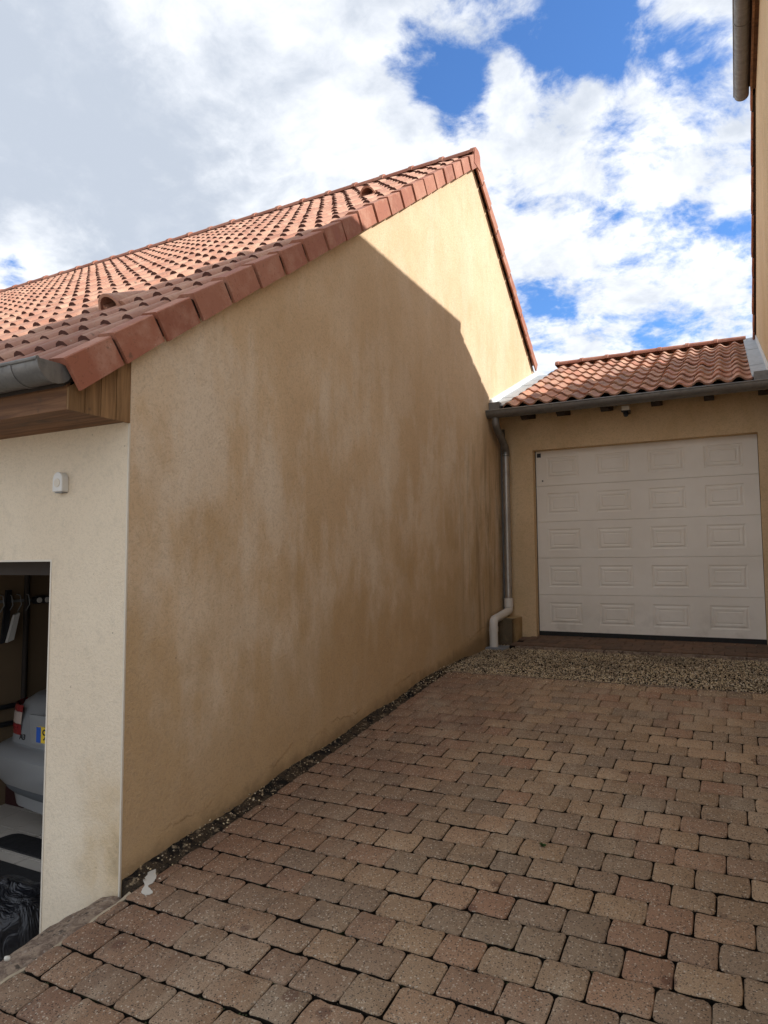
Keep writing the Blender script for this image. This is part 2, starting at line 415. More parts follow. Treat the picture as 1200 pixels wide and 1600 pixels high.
M['copper'] = plain('dull_pipe', (.10, .085, .07), .5, .3)
M['grey'] = plain('grey_metal_bracket', (.22, .22, .21), .5, .3)
M['olive'] = plain('olive_plastic', (.16, .15, .07), .5)
M['redcrate'] = plain('dark_red_crate', (.045, .014, .013), .6)

# ------------------------------------------------------------------ mesh helpers
class MB:
    def __init__(s): s.v = []; s.f = []
    def add(s, vs, fs, mat=None):
        o = len(s.v)
        if mat is not None: vs = [mat @ Vector(a) for a in vs]
        s.v += [tuple(a) for a in vs]; s.f += [tuple(i+o for i in q) for q in fs]; return s
    def box(s, x0, x1, y0, y1, z0, z1, mat=None):
        vs = [(x0,y0,z0),(x1,y0,z0),(x1,y1,z0),(x0,y1,z0),(x0,y0,z1),(x1,y0,z1),(x1,y1,z1),(x0,y1,z1)]
        return s.add(vs, [(0,3,2,1),(4,5,6,7),(0,1,5,4),(1,2,6,5),(2,3,7,6),(3,0,4,7)], mat)
    def prism(s, pts, axis, a, b, mat=None):
        """extrude a 2-D polygon (in the two other axes, in xyz order) along axis from a to b"""
        def mk(p, t):
            q = list(p); q.insert(axis, t); return tuple(q)
        n = len(pts); vs = [mk(p, a) for p in pts] + [mk(p, b) for p in pts]
        fs = [tuple(range(n))[::-1], tuple(range(n, 2*n))] + [(i, (i+1) % n, n+(i+1) % n, n+i) for i in range(n)]
        return s.add(vs, fs, mat)
    def tube(s, path, r, n=12, cap=True):
        """tube through points; r a number or one per point"""
        path = [Vector(p) for p in path]; k = len(path)
        rs = r if isinstance(r, (list, tuple)) else [r]*k
        vs = []; prev = None
        for i, p in enumerate(path):
            d = (path[min(i+1, k-1)]-path[max(i-1, 0)]).normalized()
            if prev is None:
                a = Vector((0, 0, 1)) if abs(d.z) < .9 else Vector((1, 0, 0))
                e1 = d.cross(a).normalized()
            else: e1 = (prev - d*prev.dot(d)).normalized()
            prev = e1; e2 = d.cross(e1)
            for j in range(n):
                t = 2*math.pi*j/n; vs.append(p+(e1*math.cos(t)+e2*math.sin(t))*rs[i])
        fs = [(i*n+j, i*n+(j+1) % n, (i+1)*n+(j+1) % n, (i+1)*n+j) for i in range(k-1) for j in range(n)]
        if cap: fs += [tuple(range(n))[::-1], tuple(range((k-1)*n, k*n))]
        return s.add(vs, fs)
    def mesh(s, name, mat, smooth=None):
        me = bpy.data.meshes.new(name); me.from_pydata(s.v, [], s.f); me.update()
        if mat: me.materials.append(mat)
        import bmesh
        bm = bmesh.new(); bm.from_mesh(me); bmesh.ops.recalc_face_normals(bm, faces=bm.faces); bm.to_mesh(me); bm.free()
        if smooth:
            for p in me.polygons: p.use_smooth = True
            try: me.set_sharp_from_angle(angle=R(smooth))
            except Exception: pass
        return me
    def ends(s, me, mat, faces):
        me.materials.append(mat)
        for i in faces: me.polygons[i].material_index = 1
        return me
    def obj(s, name, mat, parent=None, smooth=None, **props):
        return link(name, s.mesh(name, mat, smooth), parent, **props)

def link(name, me, parent=None, matrix=None, **props):
    o = bpy.data.objects.new(name, me); COL.objects.link(o)
    if parent is not None: o.parent = parent
    if matrix is not None: o.matrix_local = matrix
    for a, b in props.items(): o[a] = b
    return o
def thing(name, label, cat, loc=(0, 0, 0), **props):
    o = bpy.data.objects.new(name, None); COL.objects.link(o); o.location = loc; o.empty_display_size = .2
    o['label'] = label; o['category'] = cat
    for a, b in props.items(): o[a] = b
    return o
def bevel(o, w_, seg=2):
    md = o.modifiers.new('bevel', 'BEVEL'); md.width = w_; md.segments = seg; md.limit_method = 'ANGLE'; return o
def arc(r, a0, a1, n): return [(r*math.cos(R(a0+(a1-a0)*i/n)), r*math.sin(R(a0+(a1-a0)*i/n))) for i in range(n+1)]
def text(name, body, size, mat, parent, matrix, depth=.002):
    cu = bpy.data.curves.new(name, 'FONT'); cu.body = body; cu.size = size; cu.extrude = depth/2; cu.align_x = 'CENTER'; cu.align_y = 'CENTER'
    tmp = bpy.data.objects.new('tmp', cu); COL.objects.link(tmp)
    dg = bpy.context.evaluated_depsgraph_get(); me = bpy.data.meshes.new_from_object(tmp.evaluated_get(dg))
    bpy.data.objects.remove(tmp); me.materials.clear(); me.materials.append(mat); me.name = name
    return link(name, me, parent, matrix)

SL = .115                      # slope of the paved drive
XG = -2.5                      # outer face of the tall gable wall
YP = 5.98                      # far end of the paving
YB = 7.98                      # front face of the rear garage
XR = .36                       # left face of the right-hand house
FL = -.36                      # floor of the left garage

# ------------------------------------------------------------------ ground and drive
g = MB(); g.add([(-400, -400, -.44), (400, -400, -.44), (400, 400, -.44), (-400, 400, -.44)], [(0, 1, 2, 3)])
g.obj('ground', M['earth'], kind='structure')
# solid ramp that carries the pavers
JZ = -.022
rp = MB()
rp.prism([(-3.6, -.60), (YP, -.60), (YP, SL*YP+JZ), (-3.6, SL*-3.6+JZ)], 0, -2.41, XR+.02)
pavement = rp.obj('pavement', M['joint'], kind='structure')
pavement['label'] = 'sloping drive of brown tumbled concrete blocks laid in running rows'

def paver_mesh(L, W, seed):
    rr = random.Random(seed); hx, hy = L/2, W/2; c = .018
    pts = []
    for (sx, sy, a0) in ((1, 1, 0), (-1, 1, 90), (-1, -1, 180), (1, -1, 270)):
        cc = c*rr.uniform(.55, 1.35)
        for a in (8, 45, 82):
            pts.append((sx*(hx-cc)+cc*math.cos(R(a0+a)), sy*(hy-cc)+cc*math.sin(R(a0+a))))
        # one wandering point on the edge that follows
        nx = {0: (0, hy), 90: (-hx, 0), 180: (0, -hy), 270: (hx, 0)}[a0]
        for q in (-.4, .05, .42):
            if a0 in (0, 180): pts.append((nx[0] - (1 if a0 == 0 else -1)*q*hx, nx[1]+rr.uniform(-.0055, .0012)*(1 if a0 == 0 else -1)))
            elif abs(q) < .1: pts.append((nx[0]+rr.uniform(-.0055, .0012)*(-1 if a0 == 90 else 1)*-1, nx[1]))
    n = len(pts); vs = []
    rings = [(1.0, -.045, 0), (1.0, -.0060, 0), (.985, -.0020, .0016), (.955, .0, .004)]
    for (s_, z, ins) in rings:
        for (x, y) in pts:
            d = math.hypot(x, y)
            vs.append((x-ins*x/d*(1.3), y-ins*y/d*1.3, z+(rr.uniform(-.0012, .0012) if z > -.02 else 0)))
    vs.append((0, 0, .0006))
    fs = []
    for k in range(3):
        fs += [(k*n+i, k*n+(i+1) % n, (k+1)*n+(i+1) % n, (k+1)*n+i) for i in range(n)]
    fs += [(3*n+i, 3*n+(i+1) % n, 4*n) for i in range(n)]
    mb = MB(); mb.v = vs; mb.f = fs
    return mb
PW = .157
def paver_me(mb):
    me = mb.mesh('paver', M['paver'], 50); me.materials.append(M['joint']); q = (len(mb.v)-1)//4
    for p_ in me.polygons[:q]: p_.material_index = 1
    return me
variants = {}
for kind, L in (('long', .205), ('short', .167)):
    for i in range(7):
        mb = paver_mesh(L-.0035-.0012*(i % 4), PW-.004-.001*(i % 3), i*13+(5 if kind == 'long' else 0))
        variants[(kind, i)] = (mb, paver_me(mb))
def visible(p):
    d = Vector(p)-Vector((0, 0, EYE)); zc = d.dot(fw)
    if zc < .1: return None
    x = d.dot(rt)/zc*FPX; y = d.dot(up)/zc*FPX
    return (abs(x) < 680 and abs(y) < 880)
spots = []
rows = int((YP+2.2)/PW)
phase = .0
for j in range(rows):
    yc = YP-.012-PW*(j+.5)
    phase += .0835*random.choice((1, 1, -1))+random.uniform(-.012, .012)
    x = -2.62-(phase % .372); kd = 'long' if j % 3 else 'short'
    while x < XR+.1:
        L = (.205 if kd == 'long' else .167)
        xc = x+L/2
        if xc-L/2 > -2.425 and xc+L/2 < XR+.03:
            spots.append((xc, yc, kd, L))
        elif xc+L/2 > -2.385 and xc-L/2 <= -2.425 and xc < 0:     # a cut block against the kerb
            spots.append(((-2.42+xc+L/2)/2, yc, 'cut', (xc+L/2)+2.42))
        x += L; kd = 'short' if kd == 'long' else 'long'
slope_rot = Matrix.Rotation(math.atan(SL), 4, 'X')
def paver_matrix(xc, yc):
    return (Matrix.Translation((xc, yc, SL*yc+random.uniform(-.0035, .0025))) @ slope_rot @
            Matrix.Rotation(R(random.uniform(-.9, .9)), 4, 'Z') @ Matrix.Rotation(R(random.uniform(-.7, .7)), 4, 'X') @ Matrix.Rotation(R(random.uniform(-.55, .55)), 4, 'Y'))
vis = sorted([s_ for s_ in spots if visible((s_[0], s_[1], SL*s_[1]))], key=lambda s_: s_[0]**2+s_[1]**2)
near = set(id(s_) for s_ in vis[:298])
rest = MB(); cutn = 0
for s_ in spots:
    xc, yc, kd, L = s_; mx = paver_matrix(xc, yc)
    if kd == 'cut': mb = paver_mesh(L-.008, PW-.008, cutn+77); cutn += 1; me = None
    else: mb, me = variants[(kd, random.randrange(7))]
    if id(s_) in near: link('paver', me or paver_me(mb), pavement, mx)
    else: rest.add(mb.v, mb.f, mx)
rest.obj('far_pavers', M['paver'], pavement, 50, kind='stuff')

# kerb that holds the drive above the lower yard, with its line of pale mortar
def wavy_strip(x0, x1, y0, y1, nx, ny, zf, amp, seed, bottom):
    rr = random.Random(seed); mb = MB(); vs = []
    for j in range(ny+1):
        y = y0+(y1-y0)*j/ny
        for i in range(nx+1):
            x = x0+(x1-x0)*i/nx
            ex = rr.uniform(-amp, amp) if i in (0, nx) else 0
            edge_ = -amp*.6 if i in (0, nx) else 0
            vs.append((x+ex*.5, y, zf(x, y)+rr.uniform(-amp, amp)*.5+edge_))
    n = nx+1
    fs = [(j*n+i, j*n+i+1, (j+1)*n+i+1, (j+1)*n+i) for j in range(ny) for i in range(nx)]
    base = len(vs)
    for j in range(ny+1):
        for i in (0, nx): vs.append((vs[j*n+i][0], vs[j*n+i][1], bottom))
    for j in range(ny):
        fs.append((j*n, (j+1)*n, base+2*(j+1), base+2*j)); fs.append((j*n+nx, base+2*j+1, base+2*(j+1)+1, (j+1)*n+nx))
    fs.append(tuple([i for i in range(n)][::-1]+[base, base+1])); fs.append(tuple([ny*n+i for i in range(n)]+[base+2*ny+1, base+2*ny]))
    mb.add(vs, fs); return mb
kerb = wavy_strip(-2.60, -2.435, -3.4, 2.25, 5, 150, lambda x, y: SL*y-.016-.12*max(0, -2.50-x)-.03*max(0, (y-2.0)/.25)+.008*math.sin(y*5.1+x*9), .011, 3, -.5).obj('kerb', M['kerb'], smooth=60, kind='structure')
kerb['label'] = 'rough concrete kerb along the low edge of the block paving'
wavy_strip(-2.432, -2.418, -3.4, 2.25, 1, 150, lambda x, y: SL*y-.006+.006*math.sin(y*9)+.004*math.sin(y*31), .005, 4, -.1).obj('mortar_joint', M['mortar'], kerb, 60)

# crumbling dark fillet between the drive and the gable wall
def fz(x, y):
    t = (x+2.5)/.085
    return SL*min(y, 6.0)+.045*(1-t)**2*(.5+.5*math.sin(y*3.1)**2)-.004
fil = wavy_strip(-2.50, -2.408, 2.27, 7.2, 5, 190, lambda x, y: fz(x, y)+(.012*max(0, y-6.0)), .010, 8, .0)
fillet = fil.obj('mortar_fillet', M['crust'], pavement, 60)
chips = MB(); rr = random.Random(5)
def rock(mb, x, y, z, s_, rr):
    vs = []
    for (a, b, c) in ((1,0,0),(-1,0,0),(0,1,0),(0,-1,0),(0,0,1),(0,0,-1)):
        q = s_*rr.uniform(.65, 1.25); vs.append((a*q, b*q, c*q*.7))
    mx = Matrix.Translation((x, y, z)) @ Matrix.Rotation(rr.uniform(0, 6.3), 4, 'Z') @ Matrix.Rotation(rr.uniform(-.6, .6), 4, 'X')
    mb.add(vs, [(0,2,4),(2,1,4),(1,3,4),(3,0,4),(2,0,5),(1,2,5),(3,1,5),(0,3,5)], mx)
for _ in range(700):
    y = rr.uniform(2.3, 6.6); c = .5+.5*math.sin(y*2.3+1); 
    if rr.random() > .25+.75*c: continue
    x = -2.5+abs(rr.gauss(.045, .035)); 
    rock(chips, x, y, SL*min(y, 6)+.030*max(0, 1-(x+2.5)/.12)+.004, rr.uniform(.002, .0075), rr)
chips.obj('mortar_crumbs', M['pebble'], pavement, kind='stuff')
# edging line and gravel bed
def gz(y): return SL*YP+(y-YP)*.045
gb = MB(); gb.prism([(YP, -.55), (8.0, -.55), (8.0, gz(8.0)-.012), (YP, gz(YP)-.012)], 0, -2.5, XR+.02)
gb.obj('gravel_base', M['joint'], kind='structure')
ed = wavy_strip(-2.38, XR, YP, YP+.032, 60, 1, lambda x, y: SL*YP-.002+.008*math.sin(x*7+2)*math.sin(x*3), .004, 21, .3)
ed.obj('edging_mortar', M['kerb'], pavement)
gr = MB(); rr = random.Random(9)
for _ in range(24000):
    x = rr.uniform(-2.49, XR); y = rr.uniform(YP+.02, 7.60)
    rock(gr, x, y, gz(y)-.004+rr.uniform(0, .007), rr.uniform(.0035, .0098), rr)
for _ in range(900):
    x = rr.uniform(-2.49, XR); y = YP+.02-abs(rr.gauss(0, .10))
    rock(gr, x, y, SL*y+.004, rr.uniform(.003, .006), rr)
grav = gr.obj('gravel', M['pebble'], kind='stuff'); grav['label'] = 'strip of loose tan and brown gravel before the white garage door'

# paint splash, white pebble, weed
def blob(pts, y_of, name, mat, parent=None, th=.0025, **kw):
    mb = MB(); n = len(pts)
    vs = [(x, y, SL*y+.0035) for x, y in pts]+[(x, y, SL*y+.0035+th) for x, y in pts]
    cx = sum(p[0] for p in pts)/n; cy = sum(p[1] for p in pts)/n
    fs = [tuple(range(n, 2*n))]+[(i, (i+1) % n, n+(i+1) % n, n+i) for i in range(n)]
    return mb.add(vs, fs).obj(name, mat, parent, **kw)
def onpave(px, py):
    d = (px-600)/FPX*rt-(py-800)/FPX*up+fw; t = -EYE/(d.z-SL*d.y); return d.x*t, d.y*t
pp = [(240,1346),(249,1347),(248,1354),(243,1362),(244,1372),(239,1381),(231,1386),(236,1392),(238,1397),(229,1400),(221,1396),(224,1389),(226,1384),(224,1376),(230,1369),(232,1358),(236,1352)]
def rough_loop(p, rr):
    out = []
    for i in range(len(p)):
        p0, p1, p2, p3 = p[i-1], p[i], p[(i+1) % len(p)], p[(i+2) % len(p)]
        for k_ in range(5):
            t = k_/5
            q = [.5*(2*p1[a]+(p2[a]-p0[a])*t+(2*p0[a]-5*p1[a]+4*p2[a]-p3[a])*t*t+(3*p1[a]-p0[a]-3*p2[a]+p3[a])*t**3) for a in (0, 1)]
            out.append((q[0]+rr.uniform(-.5, .5), q[1]+rr.uniform(-.45, .45)))
    return out
splash = blob([onpave(*q) for q in rough_loop(pp, random.Random(6))], None, 'paint_splash', M['paint'], None, .003)
splash['label'] = 'spilt streak of white paint on the paving beside the house corner'; splash['category'] = 'paint spill'
mo = MB(); rr = random.Random(23)
for _ in range(420):
    j = rr.randrange(0, 30); y = YP-.012-PW*j+rr.uniform(-.003, .003); x = rr.uniform(-2.3, XR)
    if math.sin(x*4+j*1.3)+math.sin(x*1.7-j) < .3: continue
    for q in range(3): rock(mo, x+rr.uniform(-.02, .02), y+rr.uniform(-.003, .003), SL*y-.009, rr.uniform(.003, .0065), rr)
mo.obj('moss', M['moss'], pavement, kind='stuff')
grit = MB()
for _ in range(900):
    x = rr.uniform(-2.38, XR); y = rr.uniform(1.2, YP)
    rock(grit, x, y, SL*y+.0015, rr.uniform(.0012, .0032), rr)
grit.obj('grit', M['pebble'], pavement, kind='stuff')
tw = [onpave(a, b) for a, b in ((4,1503),(8,1497),(14,1495),(19,1497),(17,1503),(10,1508))]
pm = MB(); cxp, cyp = tw[0][0]*.5+tw[3][0]*.5, tw[1][1]*.5+tw[4][1]*.5
pm.tube([(cxp-.012, cyp-.004, SL*cyp-.002), (cxp-.008, cyp-.002, SL*cyp+.004), (cxp+.004, cyp, SL*cyp+.006), (cxp+.011, cyp+.002, SL*cyp+.003)], [.003, .009, .010, .004], 10)
pb = pm.obj('white_pebble', M['paint'], None, 60)
pb['label'] = 'small white pebble lying on the kerb at the lower left'; pb['category'] = 'pebble'
wd = MB(); rr = random.Random(2); wx, wy = onpave(848, 1322)
for i in range(26):
    a = rr.uniform(0, 6.3); l = rr.uniform(.008, .028); ex = wx+math.cos(a)*l; ey = wy+math.sin(a)*l*.6; z0 = SL*wy-.004
    px_, py_ = -math.sin(a)*.0025, math.cos(a)*.0025
    wd.add([(wx+px_, wy+py_, z0), (wx-px_, wy-py_, z0), ((wx+ex)/2-px_*1.4, (wy+ey)/2, z0+.016), (ex, ey, z0+.012), ((wx+ex)/2+px_*1.4, (wy+ey)/2+py_, z0+.017)], [(0, 1, 2, 3, 4)])
weed = wd.obj('weed', M['weed']); weed['label'] = 'tiny green weed growing in a joint between the blocks'; weed['category'] = 'weed'

# ------------------------------------------------------------------ tiles
def roll_tile(rolls, pitch, rad, length, hgt=.047, lift=.022):
    """interlocking tile: u across, v up the slope, w out of the roof; closed arch ends"""
    prof = []; W_ = rolls*pitch
    for k_ in range(rolls):
        c = pitch*(k_+.5)
        prof.append((c-pitch/2+.001 if k_ == 0 else c-pitch/2, .002))
        prof.append((c-rad, .0))
        for a in (155, 125, 90, 55, 25): prof.append((c+rad*math.cos(R(a)), hgt*math.sin(R(a))))
        prof.append((c+rad, .0))
    prof.append((W_-.001, .002))
    n = len(prof); th = .014
    vs = [(u, 0, w_+lift) for u, w_ in prof]+[(u, length, w_) for u, w_ in prof]+[(u, .002, -.002) for u, w_ in prof]
    fs = [(i, i+1, n+i+1, n+i) for i in range(n-1)]+[(2*n+i, 2*n+i+1, i+1, i) for i in range(n-1)]
    fs += [(0, n, 2*n), (n-1, 3*n-1, 2*n-1)]
    mb = MB(); mb.add(vs, fs); return mb
def s_tile(pitch, length, amp=.026, lift=.026):
    prof = []; n = 14
    for i in range(n+1):
        t = i/n; u = t*pitch
        w_ = amp*(math.sin(2*math.pi*(t-.05))**1)*(1.15 if math.sin(2*math.pi*(t-.05)) > 0 else .62)
        prof.append((u, w_))
    n = len(prof)
    vs = [(u, 0, w_+lift) for u, w_ in prof]+[(u, length, w_) for u, w_ in prof]+[(u, .0, w_+lift-.020) for u, w_ in prof]+[(u, .10, w_+lift-.024) for u, w_ in prof]
    fs = [(i, i+1, n+i+1, n+i) for i in range(n-1)]+[(2*n+i, 2*n+i+1, i+1, i) for i in range(n-1)]+[(2*n+i, 2*n+i+1, 3*n+i+1, 3*n+i) for i in range(n-1)]
    mb = MB(); mb.add(vs, fs); return mb
def frame_(origin, th, flip=False):
    """local u,v,w to world: u along X, v up the slope (towards +Y, or -Y when flip)"""
    c, s_ = math.cos(th), math.sin(th)
    if not flip: mm = Matrix(((1, 0, 0), (0, c, -s_), (0, s_, c))).to_4x4()
    else: mm = Matrix(((-1, 0, 0), (0, -c, s_), (0, s_, c))).to_4x4()
    mm.translation = origin; return mm

# ------------------------------------------------------------------ house on the left
house = thing('house', 'ochre rendered house with tall gable wall and red tiled roof over an open garage', 'house', (-6, 2.257, 0))
house.location = (0, 0, 0)
TH = math.atan(.725); APY = 7.11
def ztop(y): return 2.54+.725*(y-1.865)          # top line of the verge tiles
def zun(y): return ztop(y)-.165                 # their lower edge
YE = 2.257; YE2 = 2*APY-YE
def ridge_fold(f, y): return f(y) if y <= APY else f(2*APY-y)
gw = MB()
gw.prism([(YE+.004, -.5), (YE2, -.5), (YE2, zun(YE)+.03), (APY, zun(APY)+.03), (YE+.004, zun(YE)+.03)], 0, XG-.25, XG)
gw.obj('gable_wall', M['gable'], house)
# front wall with the garage opening
fwm = MB(); ZS = 2.371
fwm.box(-3.02, XG-.0015, YE-.0, YE+.22, -.5, ZS)
fwm.box(-5.42, -3.02, YE, YE+.22, 1.715, ZS)
fwm.box(-13, -5.42, YE, YE+.22, -.5, ZS)
fwm.obj('front_wall', M['front'], house)
bw = MB(); bw.box(-13, XG-.25, YE2-.22, YE2, -.5, zun(YE)); bw.prism([(YE+.22, -.5), (YE2-.22, -.5), (YE2-.22, zun(YE)), (APY, zun(APY)-.1), (YE+.22, zun(YE))], 0, -13, -12.75)
bw.obj('rear_wall', M['gable'], house)
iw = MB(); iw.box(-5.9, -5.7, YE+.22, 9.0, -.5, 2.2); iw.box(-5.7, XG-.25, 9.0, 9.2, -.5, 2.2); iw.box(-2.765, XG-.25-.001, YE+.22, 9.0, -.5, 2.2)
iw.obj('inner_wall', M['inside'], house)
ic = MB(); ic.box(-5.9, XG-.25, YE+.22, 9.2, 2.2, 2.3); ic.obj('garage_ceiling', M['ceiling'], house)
# beads on the corners
cb = MB(); cb.box(XG-.006, XG+.0025, YE-.0025, YE+.006, -.3, ZS-.02); cb.obj('corner_bead', M['bead'], house)
ob = MB(); ob.box(-3.024, -3.014, YE-.003, YE+.012, -.45, 1.720); ob.box(-5.42, -3.024, YE-.003, YE+.012, 1.710, 1.720); ob.obj('opening_bead', M['bead'], house)
# eave: fascia, soffit boards, upright boards at the gable end
YF = 1.945
bevel(MB().box(-13, XG-.012, YF-.02, YF, 2.352, 2.52).obj('fascia', M['woodh'], house), .003)
for i in range(4):
    a = YF+.0+i*.078; MB().box(-13, XG-.012, a+.002, a+.075, 2.356+.001*i, 2.371).obj('soffit_board', M['woodh'], house)
for i in range(4):
    a = YF-.018+i*.083; b = a+.080
    MB().prism([(a, 2.352), (b, 2.352), (b, zun(b)+.03), (a, zun(a)+.03)], 0, XG-.011+.0008*i, XG+.001+.0012*i).obj('gable_board', M['woodv'], house)

roof = MB()
for fl in (0, 1):
    pass
yy = [(1.90, ztop(1.90)-.075), (APY, ztop(APY)-.075), (2*APY-1.90, ztop(1.90)-.075), (2*APY-1.90, ztop(1.90)-.12), (APY, ztop(APY)-.12), (1.90, ztop(1.90)-.12)]
roof.prism(yy, 0, -13, XG-.002)
roof = roof.obj('roof', M['rafter'], house)
GA = 6.475/21
F1 = frame_((0, 1.865, 2.54), TH); F2 = frame_((0, 2*APY-1.865, 2.54), TH, True)
tile = roll_tile(2, .154, .043, GA+.035)
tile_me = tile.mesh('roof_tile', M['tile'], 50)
NE = 16
tile.ends(tile_me, M['tileend'], range(NE, 2*NE))
TW = .308; UX = XG-.075
cand = []
for c in range(34):
    for r_ in range(21):
        u = UX-TW*(c+1); v = r_*GA
        cand.append((c, r_, u, v))
def seen_key(q):
    c, r_, u, v = q; p = F1 @ Vector((u+.15, v+.15, 0)); d = (p-Vector((0, 0, EYE)))
    ok = visible(p); return (0 if ok else 1, d.length)
cand.sort(key=seen_key)
rr = random.Random(4)
def tmat(F, u, v, dw=0): return F @ Matrix.Translation((u+rr.uniform(-.003, .003), v+rr.uniform(-.005, .005), -.040+dw+rr.uniform(-.003, .004))) @ Matrix.Rotation(R(rr.uniform(-1.1, 1.1)), 4, 'Z') @ Matrix.Rotation(R(rr.uniform(-.5, .5)), 4, 'Y')
rest = MB()
vents = {(2, 4), (1, 15), (20, 14)}
# shallow hooded vent tile
vent = roll_tile(2, .154, .043, GA+.035)
vv = []; n = 9
for i in range(n): 
    a = 180*i/(n-1); vv.append((.154+.092*math.cos(R(a)), -.02, .015+.115*math.sin(R(a))))
for i in range(n):
    a = 180*i/(n-1); vv.append((.154+.076*math.cos(R(a)), -.02, .015+.096*math.sin(R(a))))
for i in range(n):
    a = 180*i/(n-1); vv.append((.154+.055*math.cos(R(a)), .30, .01+.046*math.sin(R(a))))
vf = [(i, i+1, n+i+1, n+i) for i in range(n-1)]+[(i, i+1, 2*n+i+1, 2*n+i) for i in range(n-1)]+[(n+i, n+i+1, 2*n+i+1, 2*n+i) for i in range(n-1)]
vent.add(vv, vf)
vent_me = vent.mesh('vent_tile', M['tile'], 50)
cnt = 0
for q in cand:
    c, r_, u, v = q; mx = tmat(F1, u, v)
    if (c, r_) in vents: link('vent_tile', vent_me, roof, mx, label='raised hooded vent tile'); continue
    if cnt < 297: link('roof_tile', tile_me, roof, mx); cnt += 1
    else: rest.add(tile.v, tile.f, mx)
for c in range(34):
    for r_ in range(21):
        rest.add(tile.v, tile.f, tmat(F2, -(UX-TW*c), r_*GA))
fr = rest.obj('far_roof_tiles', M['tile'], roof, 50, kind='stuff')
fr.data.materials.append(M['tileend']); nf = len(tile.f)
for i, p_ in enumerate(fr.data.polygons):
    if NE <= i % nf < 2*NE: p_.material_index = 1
# verge tiles: quarter round shoulder and deep outer flange, the upper end stepped back
def verge_mesh():
    mb = MB(); D = .137; L = GA-.024
    def sec(x_out, top, bot, th=.016):
        o = [(x_out-.135, top-.030), (x_out-.118, top-.004), (x_out-.085, top+.010), (x_out-.040, top+.006), (x_out-.005, top+.003), (x_out, top-.002), (x_out+.002, bot)]
        i_ = [(x_out-th, bot), (x_out-th, top-.03), (x_out-.05, top-.012), (x_out-.12, top-.034)]
        return o+i_
    def loft(v0, s0, v1, s1):
        n = len(s0); vs = [(a, v0, b) for a, b in s0]+[(a, v1, b) for a, b in s1]
        fs = [(i, (i+1) % n, n+(i+1) % n, n+i) for i in range(n)]+[tuple(range(n)), tuple(range(n, 2*n))[::-1]]
        mb.add(vs, fs)
    loft(0, sec(.006, .008, -D), L, sec(.000, .0, -D+.004))
    loft(L, sec(-.020, -.012, -D+.022), GA+.012, sec(-.022, -.014, -D+.022))
    return mb
vb = verge_mesh(); nv = len(vb.f)//2
verge_me = vb.mesh('verge_tile', M['verge'], 30); vb.ends(verge_me, M['tileend'], range(nv, 2*nv))
mir = Matrix.Scale(-1, 4, (1, 0, 0))
vbm = MB(); vbm.add(vb.v, vb.f, mir); verge_me2 = vbm.mesh('verge_tile', M['verge'], 30); vb.ends(verge_me2, M['tileend'], range(nv, 2*nv))
rr = random.Random(12)
for i in range(21):
    j = Matrix.Translation((XG+.05+rr.uniform(-.004, .004), i*GA, rr.uniform(-.004, .004))) @ Matrix.Rotation(R(rr.uniform(-.8, .8)), 4, 'X') @ Matrix.Rotation(R(rr.uniform(-.8, .8)), 4, 'Z')
    link('verge_tile', verge_me, roof, F1 @ j)
    j = Matrix.Translation((-(XG+.05)+rr.uniform(-.002, .002), i*GA, rr.uniform(-.003, .003)))
    if i >= 11: link('verge_tile', verge_me2, roof, F2 @ j)
# ridge tiles
def ridge_mesh(L, rad, hgt):
    mb = MB(); n = 10
    def ring(x, k_, hh): return [(x, rad*k_*math.cos(R(180*i/n)), hgt*k_*math.sin(R(180*i/n))*hh-.02) for i in range(n+1)]
    secs = [ring(0, 1.10, 1), ring(.05, 1.10, 1), ring(.055, 1.0, 1), ring(L+.03, .94, 1)]
    vs = [p for s_ in secs for p in s_]; m_ = n+1
    fs = [(k_*m_+i, k_*m_+i+1, (k_+1)*m_+i+1, (k_+1)*m_+i) for k_ in range(3) for i in range(n)]
    fs += [tuple(range(m_))]
    mb.add(vs, fs); return mb
ridge_me = ridge_mesh(.385, .105, .085).mesh('ridge_tile', M['verge'], 50)
ZR = ztop(APY)-.02
for i in range(26):
    link('ridge_tile', ridge_me, roof, Matrix.Translation((XG+.055-.385*i, APY, ZR+rr.uniform(-.004, .004))) @ Matrix.Rotation(math.pi, 4, 'Z') @ Matrix.Rotation(R(rr.uniform(-.4, .4)), 4, 'Y'))
# cap piece closing the apex
MB().prism([(APY-.10, ZR-.15), (APY+.10, ZR-.15), (APY+.095, ZR+.02), (APY+.05, ZR+.062), (APY-.05, ZR+.062), (APY-.095, ZR+.02)], 0, XG+.035, XG+.062).obj('ridge_end_cap', M['verge'], roof)

